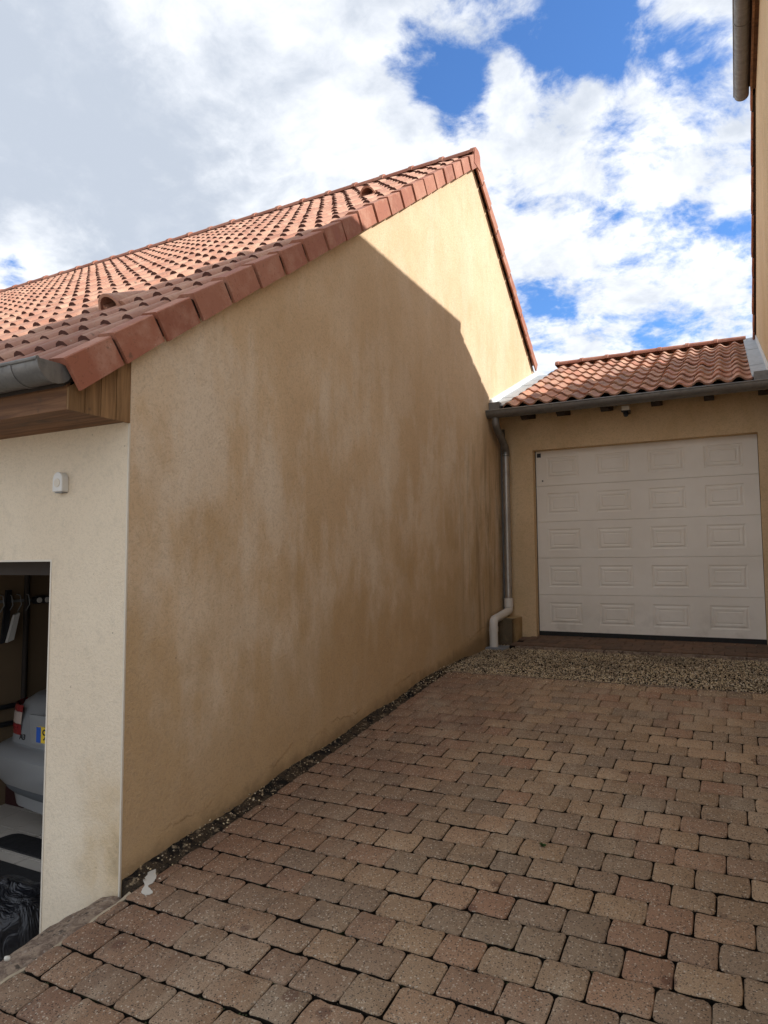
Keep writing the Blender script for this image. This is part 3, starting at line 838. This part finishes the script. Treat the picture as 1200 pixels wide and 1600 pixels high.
# gutters
def gutter(name, axis, a, b, c1, c2, r, mat, parent, joints=(), caps=True, flip=1):
    """half round gutter along axis from a to b, its centre line at (c1, c2) in the two other axes; rolled bead on the outer rim"""
    mb = MB(); n = 14; th = .003
    outer = [(r*math.cos(R(180+180*i/n)), r*math.sin(R(180+180*i/n))) for i in range(n+1)]
    inner = [((r-th)*math.cos(R(180+180*i/n)), (r-th)*math.sin(R(180+180*i/n))) for i in range(n+1)]
    pts = [(c1+x, c2+z) for x, z in outer]+[(c1+x, c2+z) for x, z in inner[::-1]]
    mb.prism(pts, axis, a, b)
    def P3(t, p, q):
        l = [p, q]; l.insert(axis, t); return tuple(l)
    side = -r*flip
    mb.tube([P3(a, c1+side, c2), P3(b, c1+side, c2)], .009, 8)
    if caps:
        for t in (a, b):
            mb.prism([(c1+x, c2+z) for x, z in outer], axis, t-.002, t+.002)
    o = mb.obj(name, mat, parent, 40)
    jm = MB()
    for t in joints:
        q = [((r+.003)*math.cos(R(180+180*i/n)), (r+.003)*math.sin(R(180+180*i/n))) for i in range(n+1)]
        q2 = [((r+.0005)*math.cos(R(180+180*i/n)), (r+.0005)*math.sin(R(180+180*i/n))) for i in range(n+1)][::-1]
        MB().prism([(c1+x, c2+z) for x, z in q+q2], axis, t-.011, t+.011).obj('gutter_joint', mat, o)
    return o
gt = gutter('gutter', 0, -13, XG+.02, 1.845, 2.53, .082, M['zinc'], house, (-2.66, -4.6, -6.6))
MB().prism([(1.845+x*1.06, 2.53+z*1.06) for x, z in arc(.082, 180, 360, 14)], 0, XG+.014, XG+.024).obj('gutter_end', M['zinc'], gt, 40)

# ------------------------------------------------------------------ rear garage with the white door
gar = thing('garage', 'low ochre garage with white sectional door under a small pantile roof', 'garage', (0, 0, 0))
DX0, DX1, DZ1 = -2.115, .243, 3.02
gwm = MB()
gwm.box(XG+.001, DX0, YB, YB+.25, -.3, 3.62); gwm.box(DX1, XR-.001, YB, YB+.25, -.3, 3.62); gwm.box(DX0, DX1, YB, YB+.25, DZ1, 3.62)
gwm.obj('wall', M['back'], gar)
MB().box(XG+.001, XR-.001, 13.7, 13.9, -.3, 3.6).obj('rear_wall', M['back'], gar)
# sectional door: five panels, four raised cassettes on each
dr = thing('garage_door', '', 'x'); del dr['category']; del dr['label']; dr.parent = gar
YD = YB+.115; ZD0, ZD1 = .882, 3.03; PH = (ZD1-ZD0)/5
cx = [(-1.985, -1.625), (-1.452, -1.082), (-.905, -.530), (-.345, .045)]
cx = [(DX0+.135+i*.568, DX0+.135+i*.568+.375) for i in range(4)]
def door_panel():
    mb = MB(); xs0, xs1 = DX0+.004, DX1-.004; z1 = PH-.005
    # flat skin cut round the cassettes, on a grid
    xs = [xs0]+[q for c in cx for q in c]+[xs1]; zs = [.0, .088, PH-.092, z1]
    for i in range(len(xs)-1):
        for j in range(3):
            if i % 2 == 1 and j == 1: continue
            mb.add([(xs[i], 0, zs[j]), (xs[i+1], 0, zs[j]), (xs[i+1], 0, zs[j+1]), (xs[i], 0, zs[j+1])], [(0, 1, 2, 3)])
    for (a, b) in cx:
        rings = [(0, 0), (.008, .0045), (.020, .0055), (.036, -.001), (.054, .000), (.060, .0025), (.065, .0025), (.071, -.001)]
        vs = []; 
        for ins, dep in rings:
            vs += [(a+ins, dep, zs[1]+ins), (b-ins, dep, zs[1]+ins), (b-ins, dep, zs[2]-ins), (a+ins, dep, zs[2]-ins)]
        fs = [(k_*4+i, k_*4+(i+1) % 4, (k_+1)*4+(i+1) % 4, (k_+1)*4+i) for k_ in range(len(rings)-1) for i in range(4)]
        fs.append(tuple(range(len(vs)-4, len(vs))))
        mb.add(vs, fs)
    mb.add([(xs0, 0, z1), (xs1, 0, z1), (xs1, .010, z1+.004), (xs0, .010, z1+.004), (xs0, .0, 0), (xs1, .0, 0), (xs1, .012, -.001), (xs0, .012, -.001)], [(0, 1, 2, 3), (4, 5, 6, 7)])
    mb.box(xs0, xs1, .016, .04, 0, PH)
    return mb
dp = door_panel(); dpm = dp.mesh('door_panel', M['door'])
for i in range(5): link('door_panel', dpm, dr, Matrix.Translation((0, YD, ZD0+i*PH)))
MB().box(DX0+.001, DX1-.001, YD+.002, YD+.03, .80, ZD0+.001).obj('rubber_seal', M['rubber'], dr)
MB().box(DX0+.0005, DX0+.0075, YD-.004, YD+.05, .82, ZD1).obj('side_seal', M['rubber'], dr)
MB().box(DX0+.022, DX0+.070, YD-.004, YD+.001, ZD1-.085, ZD1-.035).obj('sticker', M['black'], dr)
MB().tube([(DX0+.085, YD-.010, ZD1-.37), (DX0+.085, YD+.002, ZD1-.37)], .009, 10).obj('lock', M['black'], dr)
MB().box(DX0-.001, DX1+.001, YD+.05, YD+.06, .8, ZD1+.02).obj('door_backing', M['rubber'], dr)

# doorstep of dark blocks with mortar edges
stp = MB(); stp.prism([(7.40, .3), (8.14, .3), (8.14, .822), (7.40, .770)], 0, -2.27, XR-.002)
step = stp.obj('doorstep', M['joint'], kind='structure'); step['label'] = 'low doorstep of dark red blocks in front of the white door'
def step_mat():
    mt, t, p = material('damp_red_blocks', .85, .25)
    P = t.pos(); r = t.rnd(); n = t.noise(P, 18, 6, .7)
    col = t.mix(r, (.19, .115, .075), (.13, .088, .062)); col = t.mix(t.math('MULTIPLY', t.ramp(n, .45, .65), .6), col, (.07, .05, .038))
    t.put(p.inputs['Base Color'], col); t.put(p.inputs['Normal'], t.bump(t.noise(P, 120, 4), .5, .005)); return mt
M['step'] = step_mat()
sb = MB().box(-.094, .094, -.077, .077, -.03, .0).mesh('brick', M['step'])
srot = Matrix.Rotation(math.atan(.052/.74), 4, 'X'); rr = random.Random(31)
for r_ in range(4):
    for c in range(15):
        xc = -2.17+.193*c+(.09 if r_ % 2 else 0); yc = 7.515+r_*.160
        if xc+.09 > XR: continue
        link('brick', sb, step, Matrix.Translation((xc, yc, .770+.0703*(yc-7.40)+.016+rr.uniform(-.002, .002))) @ srot @ Matrix.Rotation(R(rr.uniform(-.5, .5)), 4, 'Z'))
wavy_strip(-2.2, XR, 7.385, 7.425, 60, 1, lambda x, y: .777, .004, 41, .5).obj('step_edge', M['kerb'], step)
MB().box(DX0, DX1, 8.055, YD-.002, .79, .828).obj('threshold', M['mortar'], step)

# plinth block in the corner, downpipe and drain
pl = wavy_strip(XG+.002, -2.285, 7.56, 7.975, 4, 8, lambda x, y: 1.055, .008, 51, .55)
def plinth_mat():
    mt, t, p = material('dark_front_plinth_render', .92, .15)
    P = t.pos(); x, y, z = t.sep(P); n = t.noise(P, 6, 6, .65)
    col = t.mix(t.ramp(n, .35, .65), (.36, .255, .13), (.45, .33, .18))
    f = t.ramp(t.math('ADD', y, t.math('MULTIPLY', t.noise(P, 9, 6, .7), .28)), 7.86, 7.70)  # darker towards the front face
    col = t.mix(t.math('MULTIPLY', f, .85), col, (.06, .05, .038))
    t.put(p.inputs['Base Color'], col); t.put(p.inputs['Normal'], t.bump(t.noise(P, 80, 4, .7), .6, .008)); return mt
M['plinth'] = plinth_mat()
pl.obj('corner_plinth', M['plinth'], gar)
XP = -2.41; YPi = 7.87
def smooth_path(pts, n=6):
    out = []
    for i in range(len(pts)-1):
        p0, p1, p2, p3 = [Vector(pts[min(max(k_, 0), len(pts)-1)]) for k_ in (i-1, i, i+1, i+2)]
        for k_ in range(n):
            t = k_/n
            out.append(.5*((2*p1)+(p2-p0)*t+(2*p0-5*p1+4*p2-p3)*t*t+(3*p1-p0-3*p2+p3)*t**3))
    out.append(Vector(pts[-1])); return out
dn = MB().tube([(XP, YPi, 2.98), (XP, YPi, 1.22)], .041, 16, False).obj('downpipe', M['zincnew'], gar, 40)
MB().tube(smooth_path([(XP-.0, 7.50, 3.36), (XP, 7.50, 3.31), (XP, 7.54, 3.24), (XP, 7.80, 3.09), (XP, YPi, 3.02), (XP, YPi, 2.95)]), .043, 16, False).obj('pipe_elbow', M['zinc'], dn, 50)
for z in (2.66, 1.72):
    MB().tube([(XP, YPi, z), (XP, YPi, z+.03)], .046, 16).obj('pipe_collar', M['zincnew'], dn, 40)
    MB().box(XP-.004, XP+.004, YPi+.03, YB, z+.008, z+.02).obj('pipe_bracket', M['zinc'], dn)
dpth = smooth_path([(XP, YPi, 1.25), (XP, YPi, 1.16), (XP, YPi-.03, 1.125), (XP-.01, 7.60, 1.085), (XP-.015, 7.39, 1.06), (XP-.015, 7.345, 1.035), (XP-.015, 7.335, .97), (XP-.015, 7.335, .73)])
drn = MB().tube(dpth, .047, 16).obj('drain_pipe', M['pvc'], gar, 50)
MB().tube([(XP, YPi, 1.17), (XP, YPi, 1.27)], .052, 16).obj('pipe_socket', M['pvc'], drn, 40)
MB().tube([(XP-.015, 7.336, .93), (XP-.015, 7.335, .985)], .051, 16).obj('pipe_socket', M['pvc'], drn, 40)
bevel(MB().box(XG+.006, -2.27, 7.23, 7.50, .738, .762).obj('drain_plate', M['grate'], gar), .004)
MB().box(XG+.008, XG+.050, YB-.045, YB-.001, 1.0, 3.30).obj('corner_profile', M['zinc'], gar)

# roof
TB = math.atan(.407); EY, EZ = 7.57, 3.47; RY = 10.70; RZ = EZ+.407*(RY-EY)
rb = MB(); rb.prism([(EY+.02, EZ-.03), (RY, RZ-.03), (RY+(RY-EY), EZ-.03), (RY+(RY-EY), EZ-.12), (RY, RZ-.12), (EY+.02, EZ-.09)], 0, XG+.003, XR-.003)
roofb = rb.obj('roof', M['rafter'], gar)
FB = frame_((0, EY, EZ), TB); FB2 = frame_((0, 2*RY-EY, EZ), TB, True)
LB = (RY-EY)/math.cos(TB); NB = 10; GB = LB/NB; PB = .1825
st = s_tile(PB, GB+.05); st_me = st.mesh('pantile', M['tileb'], 50)
XT0 = -2.34; rr = random.Random(77); rest = MB()
for c in range(14):
    for r_ in range(NB):
        mx = FB @ Matrix.Translation((XT0+c*PB+rr.uniform(-.003, .003), r_*GB+rr.uniform(-.006, .006), .012+rr.uniform(-.003, .004))) @ Matrix.Rotation(R(rr.uniform(-.8, .8)), 4, 'Z')
        link('pantile', st_me, roofb, mx)
        rest.add(st.v, st.f, FB2 @ Matrix.Translation((-(XT0+(c+1)*PB), r_*GB, .012)))
rest.obj('far_pantiles', M['tileb'], roofb, 50, kind='stuff')
rbm = ridge_mesh(.375, .10, .075).mesh('ridge_tile', M['verge'], 50)
for i in range(7): link('ridge_tile', rbm, roofb, Matrix.Translation((-2.42+i*.375, RY, RZ+.055+rr.uniform(-.003, .003))))
# lead flashings left and right
def flashing(xw, xt, y0, y1, sgn):
    mb = MB()
    c_ = FB
    def pt(x, y, w_): return (x, y, EZ+.407*(y-EY)+w_)
    n = 5
    for i in range(n):
        a = y0+(y1-y0)*i/n+.004; b = y0+(y1-y0)*(i+1)/n; lf = .004*(i % 2)
        p = MB(); p.add([pt(xw, a, .055+lf), pt(xt, a, .048+lf), pt(xt, b, .048+lf), pt(xw, b, .055+lf), pt(xw, a, .04), pt(xt, a, .03), pt(xt, b, .03), pt(xw, b, .04)],
              [(0, 1, 2, 3), (4, 5, 6, 7), (0, 1, 5, 4), (1, 2, 6, 5), (3, 2, 6, 7)])
        p.obj('flashing', M['flash'], roofb)
    p = MB(); x2 = xw+sgn*.012
    p.add([pt(xw, y0, .05), pt(xw, y1, .05), pt(xw, y1, .125), pt(xw, y0, .125), pt(x2, y0, .05), pt(x2, y1, .05), pt(x2, y1, .125), pt(x2, y0, .125)],
          [(0, 1, 2, 3), (4, 5, 6, 7), (3, 2, 6, 7), (0, 3, 7, 4), (1, 2, 6, 5)])
    p.obj('flashing_upstand', M['flashlip'], roofb)
flashing(XG+.002, XT0+.02, EY-.0, 9.75, 1)
flashing(XR-.002, XT0+14*PB-.01, EY-.0, RY+.2, -1)
MB().box(XG+.004, XG+.13, EY-.05, EY+.12, EZ-.01, EZ+.075).obj('flashing_end', M['zinc'], roofb)
MB().box(XR-.14, XR-.004, EY-.05, EY+.10, EZ-.01, EZ+.075).obj('flashing_end', M['zinc'], roofb)
gutter('gutter', 0, XG+.004, XR-.004, 7.485, 3.425, .078, M['zinc'], gar, (-2.20, -1.83, -1.45, -1.08, -.70, -.32, .05, .30))
for x in (-2.11, -1.70, -1.22, -.70, -.19, .31):
    bevel(MB().prism([(7.62, 3.365), (7.68, 3.335), (YB, 3.40), (YB, 3.50), (7.62, 3.42)], 0, x-.045, x+.045).obj('rafter_tail', M['rafter'], gar), .003)
MB().box(XG+.003, XR-.003, 7.575, 7.60, 3.39, 3.47).obj('eave_board', M['rafter'], gar)

# ------------------------------------------------------------------ house on the right (side wall, eave gutter, rake)
rh = thing('side_house', 'tall ochre house along the right edge of the picture with gutter and tiled rake', 'house')
EVZ = 6.41
rk = lambda y: 4.84+.5615*(10.66-y)       # top of rake tiles
Y0R = 1.3  # unseen near end, cut short to leave more sky open to the drive
wl = MB()
wl.prism([(Y0R, -.5), (15, -.5), (15, rk(15)-.11), (7.6, rk(7.6)-.11), (7.5, EVZ+.10), (Y0R, EVZ+.10)], 0, XR, XR+.3)
wl.obj('wall', M['back'], rh)
w2 = MB(); w2.box(XR+.3, 8.4, Y0R, Y0R+.3, -.5, EVZ); w2.box(8.1, 8.4, Y0R+.3, 15, -.5, rk(15)-.2); w2.box(XR+.3, 8.1, 14.7, 15, -.5, rk(15)-.2); w2.obj('rear_wall', M['back'], rh)
TS = R(33); ts = math.tan(TS)
rf = MB()
x0 = XR-.10; zE = EVZ+.05
rf.prism([(x0, zE), (4.4, zE+ts*(4.4-x0)), (8.7, zE), (8.7, zE-.1), (4.4, zE+ts*(4.4-x0)-.1), (x0, zE-.04)], 1, Y0R-.2, 7.50)
rroof = rf.obj('roof', M['rafter'], rh)
# low rear wing roof behind the gutter end
rf2 = MB(); rf2.prism([(7.52, rk(7.52)-.06), (15.2, rk(15.2)-.06), (15.2, rk(15.2)-.10), (7.52, rk(7.52)-.10)], 0, XR+.002, 8.4)
rf2.obj('wing_roof', M['rafter'], rroof)
# tile edge along the side eave and on top of the wing
rest = MB(); rr = random.Random(3)
ml = Matrix(((0, math.cos(TS), -math.sin(TS)), (1, 0, 0), (0, math.sin(TS), math.cos(TS)))).to_4x4(); ml.translation = (x0-.03, 0, zE+.0)
sidet = MB(); sidet.add(tile.v, tile.f, ml)
for c in range(21):
    yv = 7.50-TW*(c+1)
    for r_ in range(15):
        rest.add(tile.v, tile.f, ml @ Matrix.Translation((yv, r_*GA, .002)))
th3 = math.atan(.5615); F3 = frame_((0, 15.2, rk(15.2)-.05), th3, True)
for c in range(10):
    for r_ in range(int((15.2-7.6)/math.cos(th3)/.31)):
        rest.add(tile.v, tile.f, F3 @ Matrix.Translation((-(XR+.03+TW*(c+1)), r_*.31, -.005)))
rest.obj('roof_tiles', M['tile'], rroof, 50, kind='stuff')
c3, s3 = math.cos(th3), math.sin(th3)
for i in range(20):
    F4 = frame_((0, 12.10, rk(12.10)), th3, True)
    v0 = i*.3085
    if 12.10-v0*c3 < 7.62: break
    link('verge_tile', verge_me, rroof, F4 @ Matrix.Translation((-(XR-.040)+rr.uniform(-.004, .004), v0, 0)))
MB().prism([(7.60, rk(7.60)-.02), (15.1, rk(15.1)-.02), (15.1, rk(15.1)-.145), (7.60, rk(7.60)-.145)], 0, XR-.034, XR-.001).obj('rake_board', M['rafter'], rh)
gutter('gutter', 1, Y0R-.1, 7.65, .2355, 6.48, .0685, M['zinc'], rh, (6.55, 4.5, 2.5), True, 1)
MB().box(.328, XR+.001, Y0R, 7.49, EVZ+.0, EVZ+.035).obj('soffit', M['woodh'], rh)
MB().box(.308, .326, Y0R, 7.49, EVZ-.02, EVZ+.09).obj('fascia', M['woodh'], rh)

# ------------------------------------------------------------------ fittings on the walls
sx, sz = -2.943, 2.095
sb_ = thing('wall_sensor', 'small white round-topped box fixed to the cream wall above the garage opening', 'wall sensor', (sx, YE, sz))
sb_.scale = (.76, .76, .80)
pts = [(-.046, -.056), (.046, -.056)]+[(.046*math.cos(R(a)), .020+.046*math.sin(R(a))) for a in range(0, 181, 15)]
bevel(MB().prism(pts, 1, -.052, 0).obj('casing', M['white'], sb_), .006, 3)
MB().tube([(0, -.056, -.002), (0, -.048, -.002)], [.026, .030], 20).obj('lens', M['bead'], sb_)
MB().box(-.036, .036, -.040, -.0, -.062, -.057).obj('base_plate', M['grey'], sb_)
lm = thing('security_light', 'small black and white security lamp under the grey gutter above the white door', 'lamp', (-1.005, 7.72, 3.32))
bevel(MB().box(-.042, .042, -.06, .015, .005, .055).obj('lamp_head', M['white'], lm), .006)
bevel(MB().box(-.048, .048, -.045, .02, -.006, .006).obj('lamp_back', M['black'], lm), .003)
MB().tube([(0, -.02, -.008), (0, -.03, -.03), (0, -.04, -.055)], [.026, .030, .022], 14).obj('sensor', M['black'], lm, 50)
MB().box(-.012, .012, .015, .26, .02, .04).obj('bracket', M['black'], lm)

# ------------------------------------------------------------------ inside the left garage
gf = MB(); gf.box(-13, -2.62, -4, 9.1, FL-.10, FL-.006)
floor = gf.obj('garage_floor', M['grout'], kind='structure')
ft = MB().box(-.146, .146, -.146, .146, -.008, .0).mesh('floor_tile', M['floortile'])
n_ = 0
for i in range(11):
    for j in range(24):
        x = -5.86+.30*i; y = -.8+.30*j
        if x > -2.75: continue
        link('floor_tile', ft, floor, Matrix.Translation((x, y, FL+.001)))
def slab(name, x0, x1, y0, y1, z, label, cat, r=.12, ang=0):
    pts = []
    for (sx_, sy_, a0) in ((1, 1, 0), (-1, 1, 90), (-1, -1, 180), (1, -1, 270)):
        cx_ = (x1-r) if sx_ > 0 else (x0+r); cy_ = (y1-r) if sy_ > 0 else (y0+r)
        pts += [(cx_+r*math.cos(R(a0+a)), cy_+r*math.sin(R(a0+a))) for a in (0, 30, 60, 90)]
    o = MB().prism(pts, 2, z, z+.012).obj(name, M['mat']); o['label'] = label; o['category'] = cat; return o
slab('floor_mat', -5.0, -2.95, 2.86+.42, 2.86+.62+.02, FL+.002, 'black rubber mat on the garage tiles nearer the silver car', 'mat', .08)
slab('floor_mat', -5.2, -2.95, 2.30, 3.13, FL+.002, 'black rubber mat at the garage entrance under the bin bag', 'mat', .05)

# silver car, rear towards the drive
car = thing('parked_car', 'silver hatchback parked nose-in inside the dark garage', 'car', (-4.37, 3.36, FL))
def outline(hw, y0, y1, rad, n=7, bow=.05):
    pts = []
    for (sx_, yy_, a0) in ((1, y1, 0), (-1, y1, 90), (-1, y0, 180), (1, y0, 270)):
        cx_ = sx_*(hw-rad); cy_ = yy_-rad if a0 < 180 else yy_+rad
        for i in range(n):
            a = R(a0+90*i/(n-1)); pts.append((cx_+rad*math.cos(a), cy_+rad*math.sin(a)))
        if a0 in (90,):
            pass
        if a0 == 180:
            for q in (-.66, -.33, 0, .33, .66): pts.append((q*(hw-rad), y0-bow*(1-q*q)))
        if a0 == 0:
            for q in (.66, .33, 0, -.33, -.66): pts.append((q*(hw-rad), y1+bow*(1-q*q)))
    return pts
def loft(levels, mat, name, parent, cap=True, smooth=40):
    mb = MB(); n = len(levels[0][1]); vs = []
    for z, pts in levels: vs += [(x, y, z) for x, y in pts]
    fs = [(k_*n+i, k_*n+(i+1) % n, (k_+1)*n+(i+1) % n, (k_+1)*n+i) for k_ in range(len(levels)-1) for i in range(n)]
    if cap: fs += [tuple(range(n))[::-1], tuple(range((len(levels)-1)*n, len(levels)*n))]
    mb.add(vs, fs); return mb.obj(name, mat, parent, smooth)
body = loft([(.22, outline(.80, .12, 4.05, .28)), (.45, outline(.855, .09, 4.12, .30)), (.70, outline(.865, .10, 4.12, .30)), (.715, outline(.86, .10, 4.12, .30)), (.86, outline(.85, .12, 4.05, .30)),
      (.98, outline(.82, .17, 3.95, .30)), (1.03, outline(.78, .24, 3.6, .30)), (1.05, outline(.70, .34, 3.2, .28))], M['carpaint'], 'body', car)
loft([(.40, outline(.84, .04, .62, .26, bow=.045)), (.46, outline(.865, .0, .60, .26, bow=.045)), (.56, outline(.878, -.025, .60, .27, bow=.05)), (.63, outline(.878, -.025, .60, .27, bow=.05)), (.675, outline(.868, .015, .60, .27, bow=.05)), (.695, outline(.85, .075, .6, .27, bow=.05))], M['carpaint'], 'bumper', car)
loft([(.30, outline(.78, .12, .60, .24)), (.36, outline(.82, .06, .60, .26)), (.402, outline(.838, .045, .60, .26))], M['cartrim'], 'valance', car)
loft([(1.045, outline(.70, .36, 3.0, .26)), (1.25, outline(.62, .56, 2.6, .24)), (1.40, outline(.55, .78, 2.3, .22))], M['carglass'], 'windows', car)
loft([(1.395, outline(.56, .74, 2.32, .22)), (1.43, outline(.54, .78, 2.25, .22)), (1.445, outline(.45, .9, 2.1, .2))], M['carpaint'], 'car_roof', car)
for sx_ in (-1, 1):
    lt = MB().prism([(0, 0), (.105, 0), (.098, .13), (.085, .25), (.012, .25)], 1, -.006, .03)
    def lens(z0, z1, mat, nm):
        mb = MB(); vs = []
        N = 7
        for k_ in range(N):
            a = R(190+80*k_/(N-1)) if sx_ < 0 else R(350-80*k_/(N-1))
            cx_ = sx_*(.86-.30); rad = .300
            for z in (z0, z1):
                ins = .006-.10*max(0, z-.86)-.10*(max(0, z-.93))
                vs.append((cx_+(rad+ins+.004)*math.cos(a), .415+(rad+ins+.004)*math.sin(a)-.0, z))
        fs = [(2*i, 2*i+2, 2*i+3, 2*i+1) for i in range(N-1)]
        mb.add(vs, fs); mb.obj(nm, mat, tl, 60)
    tl = MB().box(sx_*.80-.03, sx_*.80+.03, .28, .34, .78, .90).obj('tail_light', M['redlens'], car)
    lens(.755, .835, M['redlens'], 'lens'); lens(.837, .925, M['clearlens'], 'lens'); lens(.927, .975, M['redlens'], 'lens')
# plate recess, plate, boot handle, badge
rc = MB().prism([(-.345, .735), (.345, .735), (.365, .90), (.345, .915), (-.345, .915), (-.365, .90)], 1, .035, .10).obj('plate_recess', M['carpaint'], car)
MB().box(-.36, .36, .030, .05, .915, .945).obj('boot_handle', M['carpaint'], car)
pltp = MB().box(-.26, .26, .020, .034, .755, .868).obj('number_plate', M['yellow'], car)
MB().box(-.26, -.212, .0175, .0205, .756, .867).obj('plate_band', M['blue'], pltp)
rx = Matrix.Rotation(R(90), 4, 'X')
text('plate_character', '9', .115, M['ink'], pltp, Matrix.Translation((-.170, .019, .812)) @ rx)
text('badge', 'A3', .060, M['ink'], car, Matrix.Translation((-.52, .090, .748)) @ rx, .004)
for sx_ in (-1, 1):
    for yy_ in (.75, 3.25):
        wh = MB().tube([(sx_*.66, yy_, .30), (sx_*.855, yy_, .30)], .30, 24).obj('wheel', M['tyre'], car, 40)
        MB().tube([(sx_*.85, yy_, .30), (sx_*.862, yy_, .30)], .19, 20).obj('rim', M['rim'], wh, 40)

# bin bag
def bag(name, loc, sx_, sy_, sz_, mat):
    rr = random.Random(17); mb = MB(); n, m_ = 30, 16; vs = []
    for j in range(m_+1):
        t = j/m_; ph = math.pi*(t-.5); base = math.cos(ph)**.75 if 0 < t < 1 else 0
        zz = (math.sin(ph)+1)/2
        neck = 1.0 if t < .80 else max(.13, 1-(t-.80)*5.2)
        for i in range(n):
            a = 2*math.pi*i/n
            fold = 1+.05*math.sin(a*5+zz*3)+.045*math.sin(a*11+zz*5)*zz+.02*math.sin(a*17)
            r_ = max(.08, base*neck)*fold
            vs.append((sx_*r_*math.cos(a), sy_*r_*math.sin(a), sz_*zz*(1+.04*math.sin(a*3))))
    fs = [(j*n+i, j*n+(i+1) % n, (j+1)*n+(i+1) % n, (j+1)*n+i) for j in range(m_) for i in range(n)]+[tuple(range(n))[::-1], tuple(range(m_*n, (m_+1)*n))]
    mb.add(vs, fs); o = mb.obj(name, mat, None, 80); o.location = loc; return o
bg_ = bag('bin_bag', (-3.42, 2.36, FL+.014), .27, .24, .40, M['bag'])
bg_['label'] = 'full black bin bag tied at the top just inside the left garage'; bg_['category'] = 'bin bag'
jr = thing('plastic_jar', 'small olive jar with a pale lid between the bin bag and the pillar', 'jar', (-3.22, 2.66, FL+.014))
MB().tube([(0, 0, 0), (0, 0, .02), (0, 0, .17), (0, 0, .22), (0, 0, .24)], [.08, .10, .10, .08, .05], 18).obj('body', M['olive'], jr, 50)
MB().tube([(0, 0, .238), (0, 0, .275)], .058, 18).obj('lid', M['bead'], jr, 50)
cr_ = thing('crate', 'low dark red crate on the floor left of the silver car', 'crate', (-5.68, 4.02, FL))
MB().box(-.22, .22, -.14, .14, .002, .02).obj('base', M['redcrate'], cr_)
for a in ((-.22, -.20, -.14, .14), (.20, .22, -.14, .14), (-.20, .20, -.14, -.12), (-.20, .20, .12, .14)):
    MB().box(a[0], a[1], a[2], a[3], .02, .15).obj('side', M['redcrate'], cr_)
# pipes and tool rail on the side wall
pr = thing('wall_pipes', 'two thin dark horizontal pipes along the side wall inside the left garage', 'pipes', (-5.7, 3.9, 0))
for z in (.475, .327): MB().tube([(.03, -1.4, z), (.03, .10, z)], .022, 10).obj('pipe', M['black'], pr, 50)
vp = MB().tube([(-5.672, 4.0, FL), (-5.672, 4.0, 2.19)], .022, 10).obj('conduit', M['rafter'], None, 50)
vp['label'] = 'dark upright conduit on the side wall inside the left garage'; vp['category'] = 'conduit'
tr = thing('tool_rack', 'wire tool rack with a hanging grey brush on the dark garage wall', 'tool rack', (-5.7, 3.95, 1.38))
MB().box(.0, .02, -.28, .22, -.012, .012).obj('rail', M['grey'], tr)
for yy_ in (-.20, -.12, -.04, .04): MB().tube([(.02, yy_, .06), (.07, yy_, .05), (.09, yy_, -.03), (.04, yy_, -.09)], .005, 6).obj('hook', M['grey'], tr)
MB().prism([(-.10, -.12), (-.05, -.10), (-.10, -.33), (-.16, -.35)], 0, .06, .09).obj('brush', M['pvc'], tr)
MB().prism([(-.155, .10), (-.11, .10), (-.13, -.34), (-.19, -.36)], 0, .03, .055).obj('strap', M['black'], tr)
for yy_ in (.13, .21):
    MB().tube([(.03, yy_, .0), (.09, yy_, .0)], .035, 12).obj('knob', M['black'], tr, 40)
    MB().tube([(.088, yy_, .0), (.10, yy_, .0)], .024, 12).obj('dial', M['pvc'], tr, 40)
MB().box(-5.42, -3.02, YE+.12, YE+.22, 1.64, 1.715).obj('door_track', M['rafter'], house)
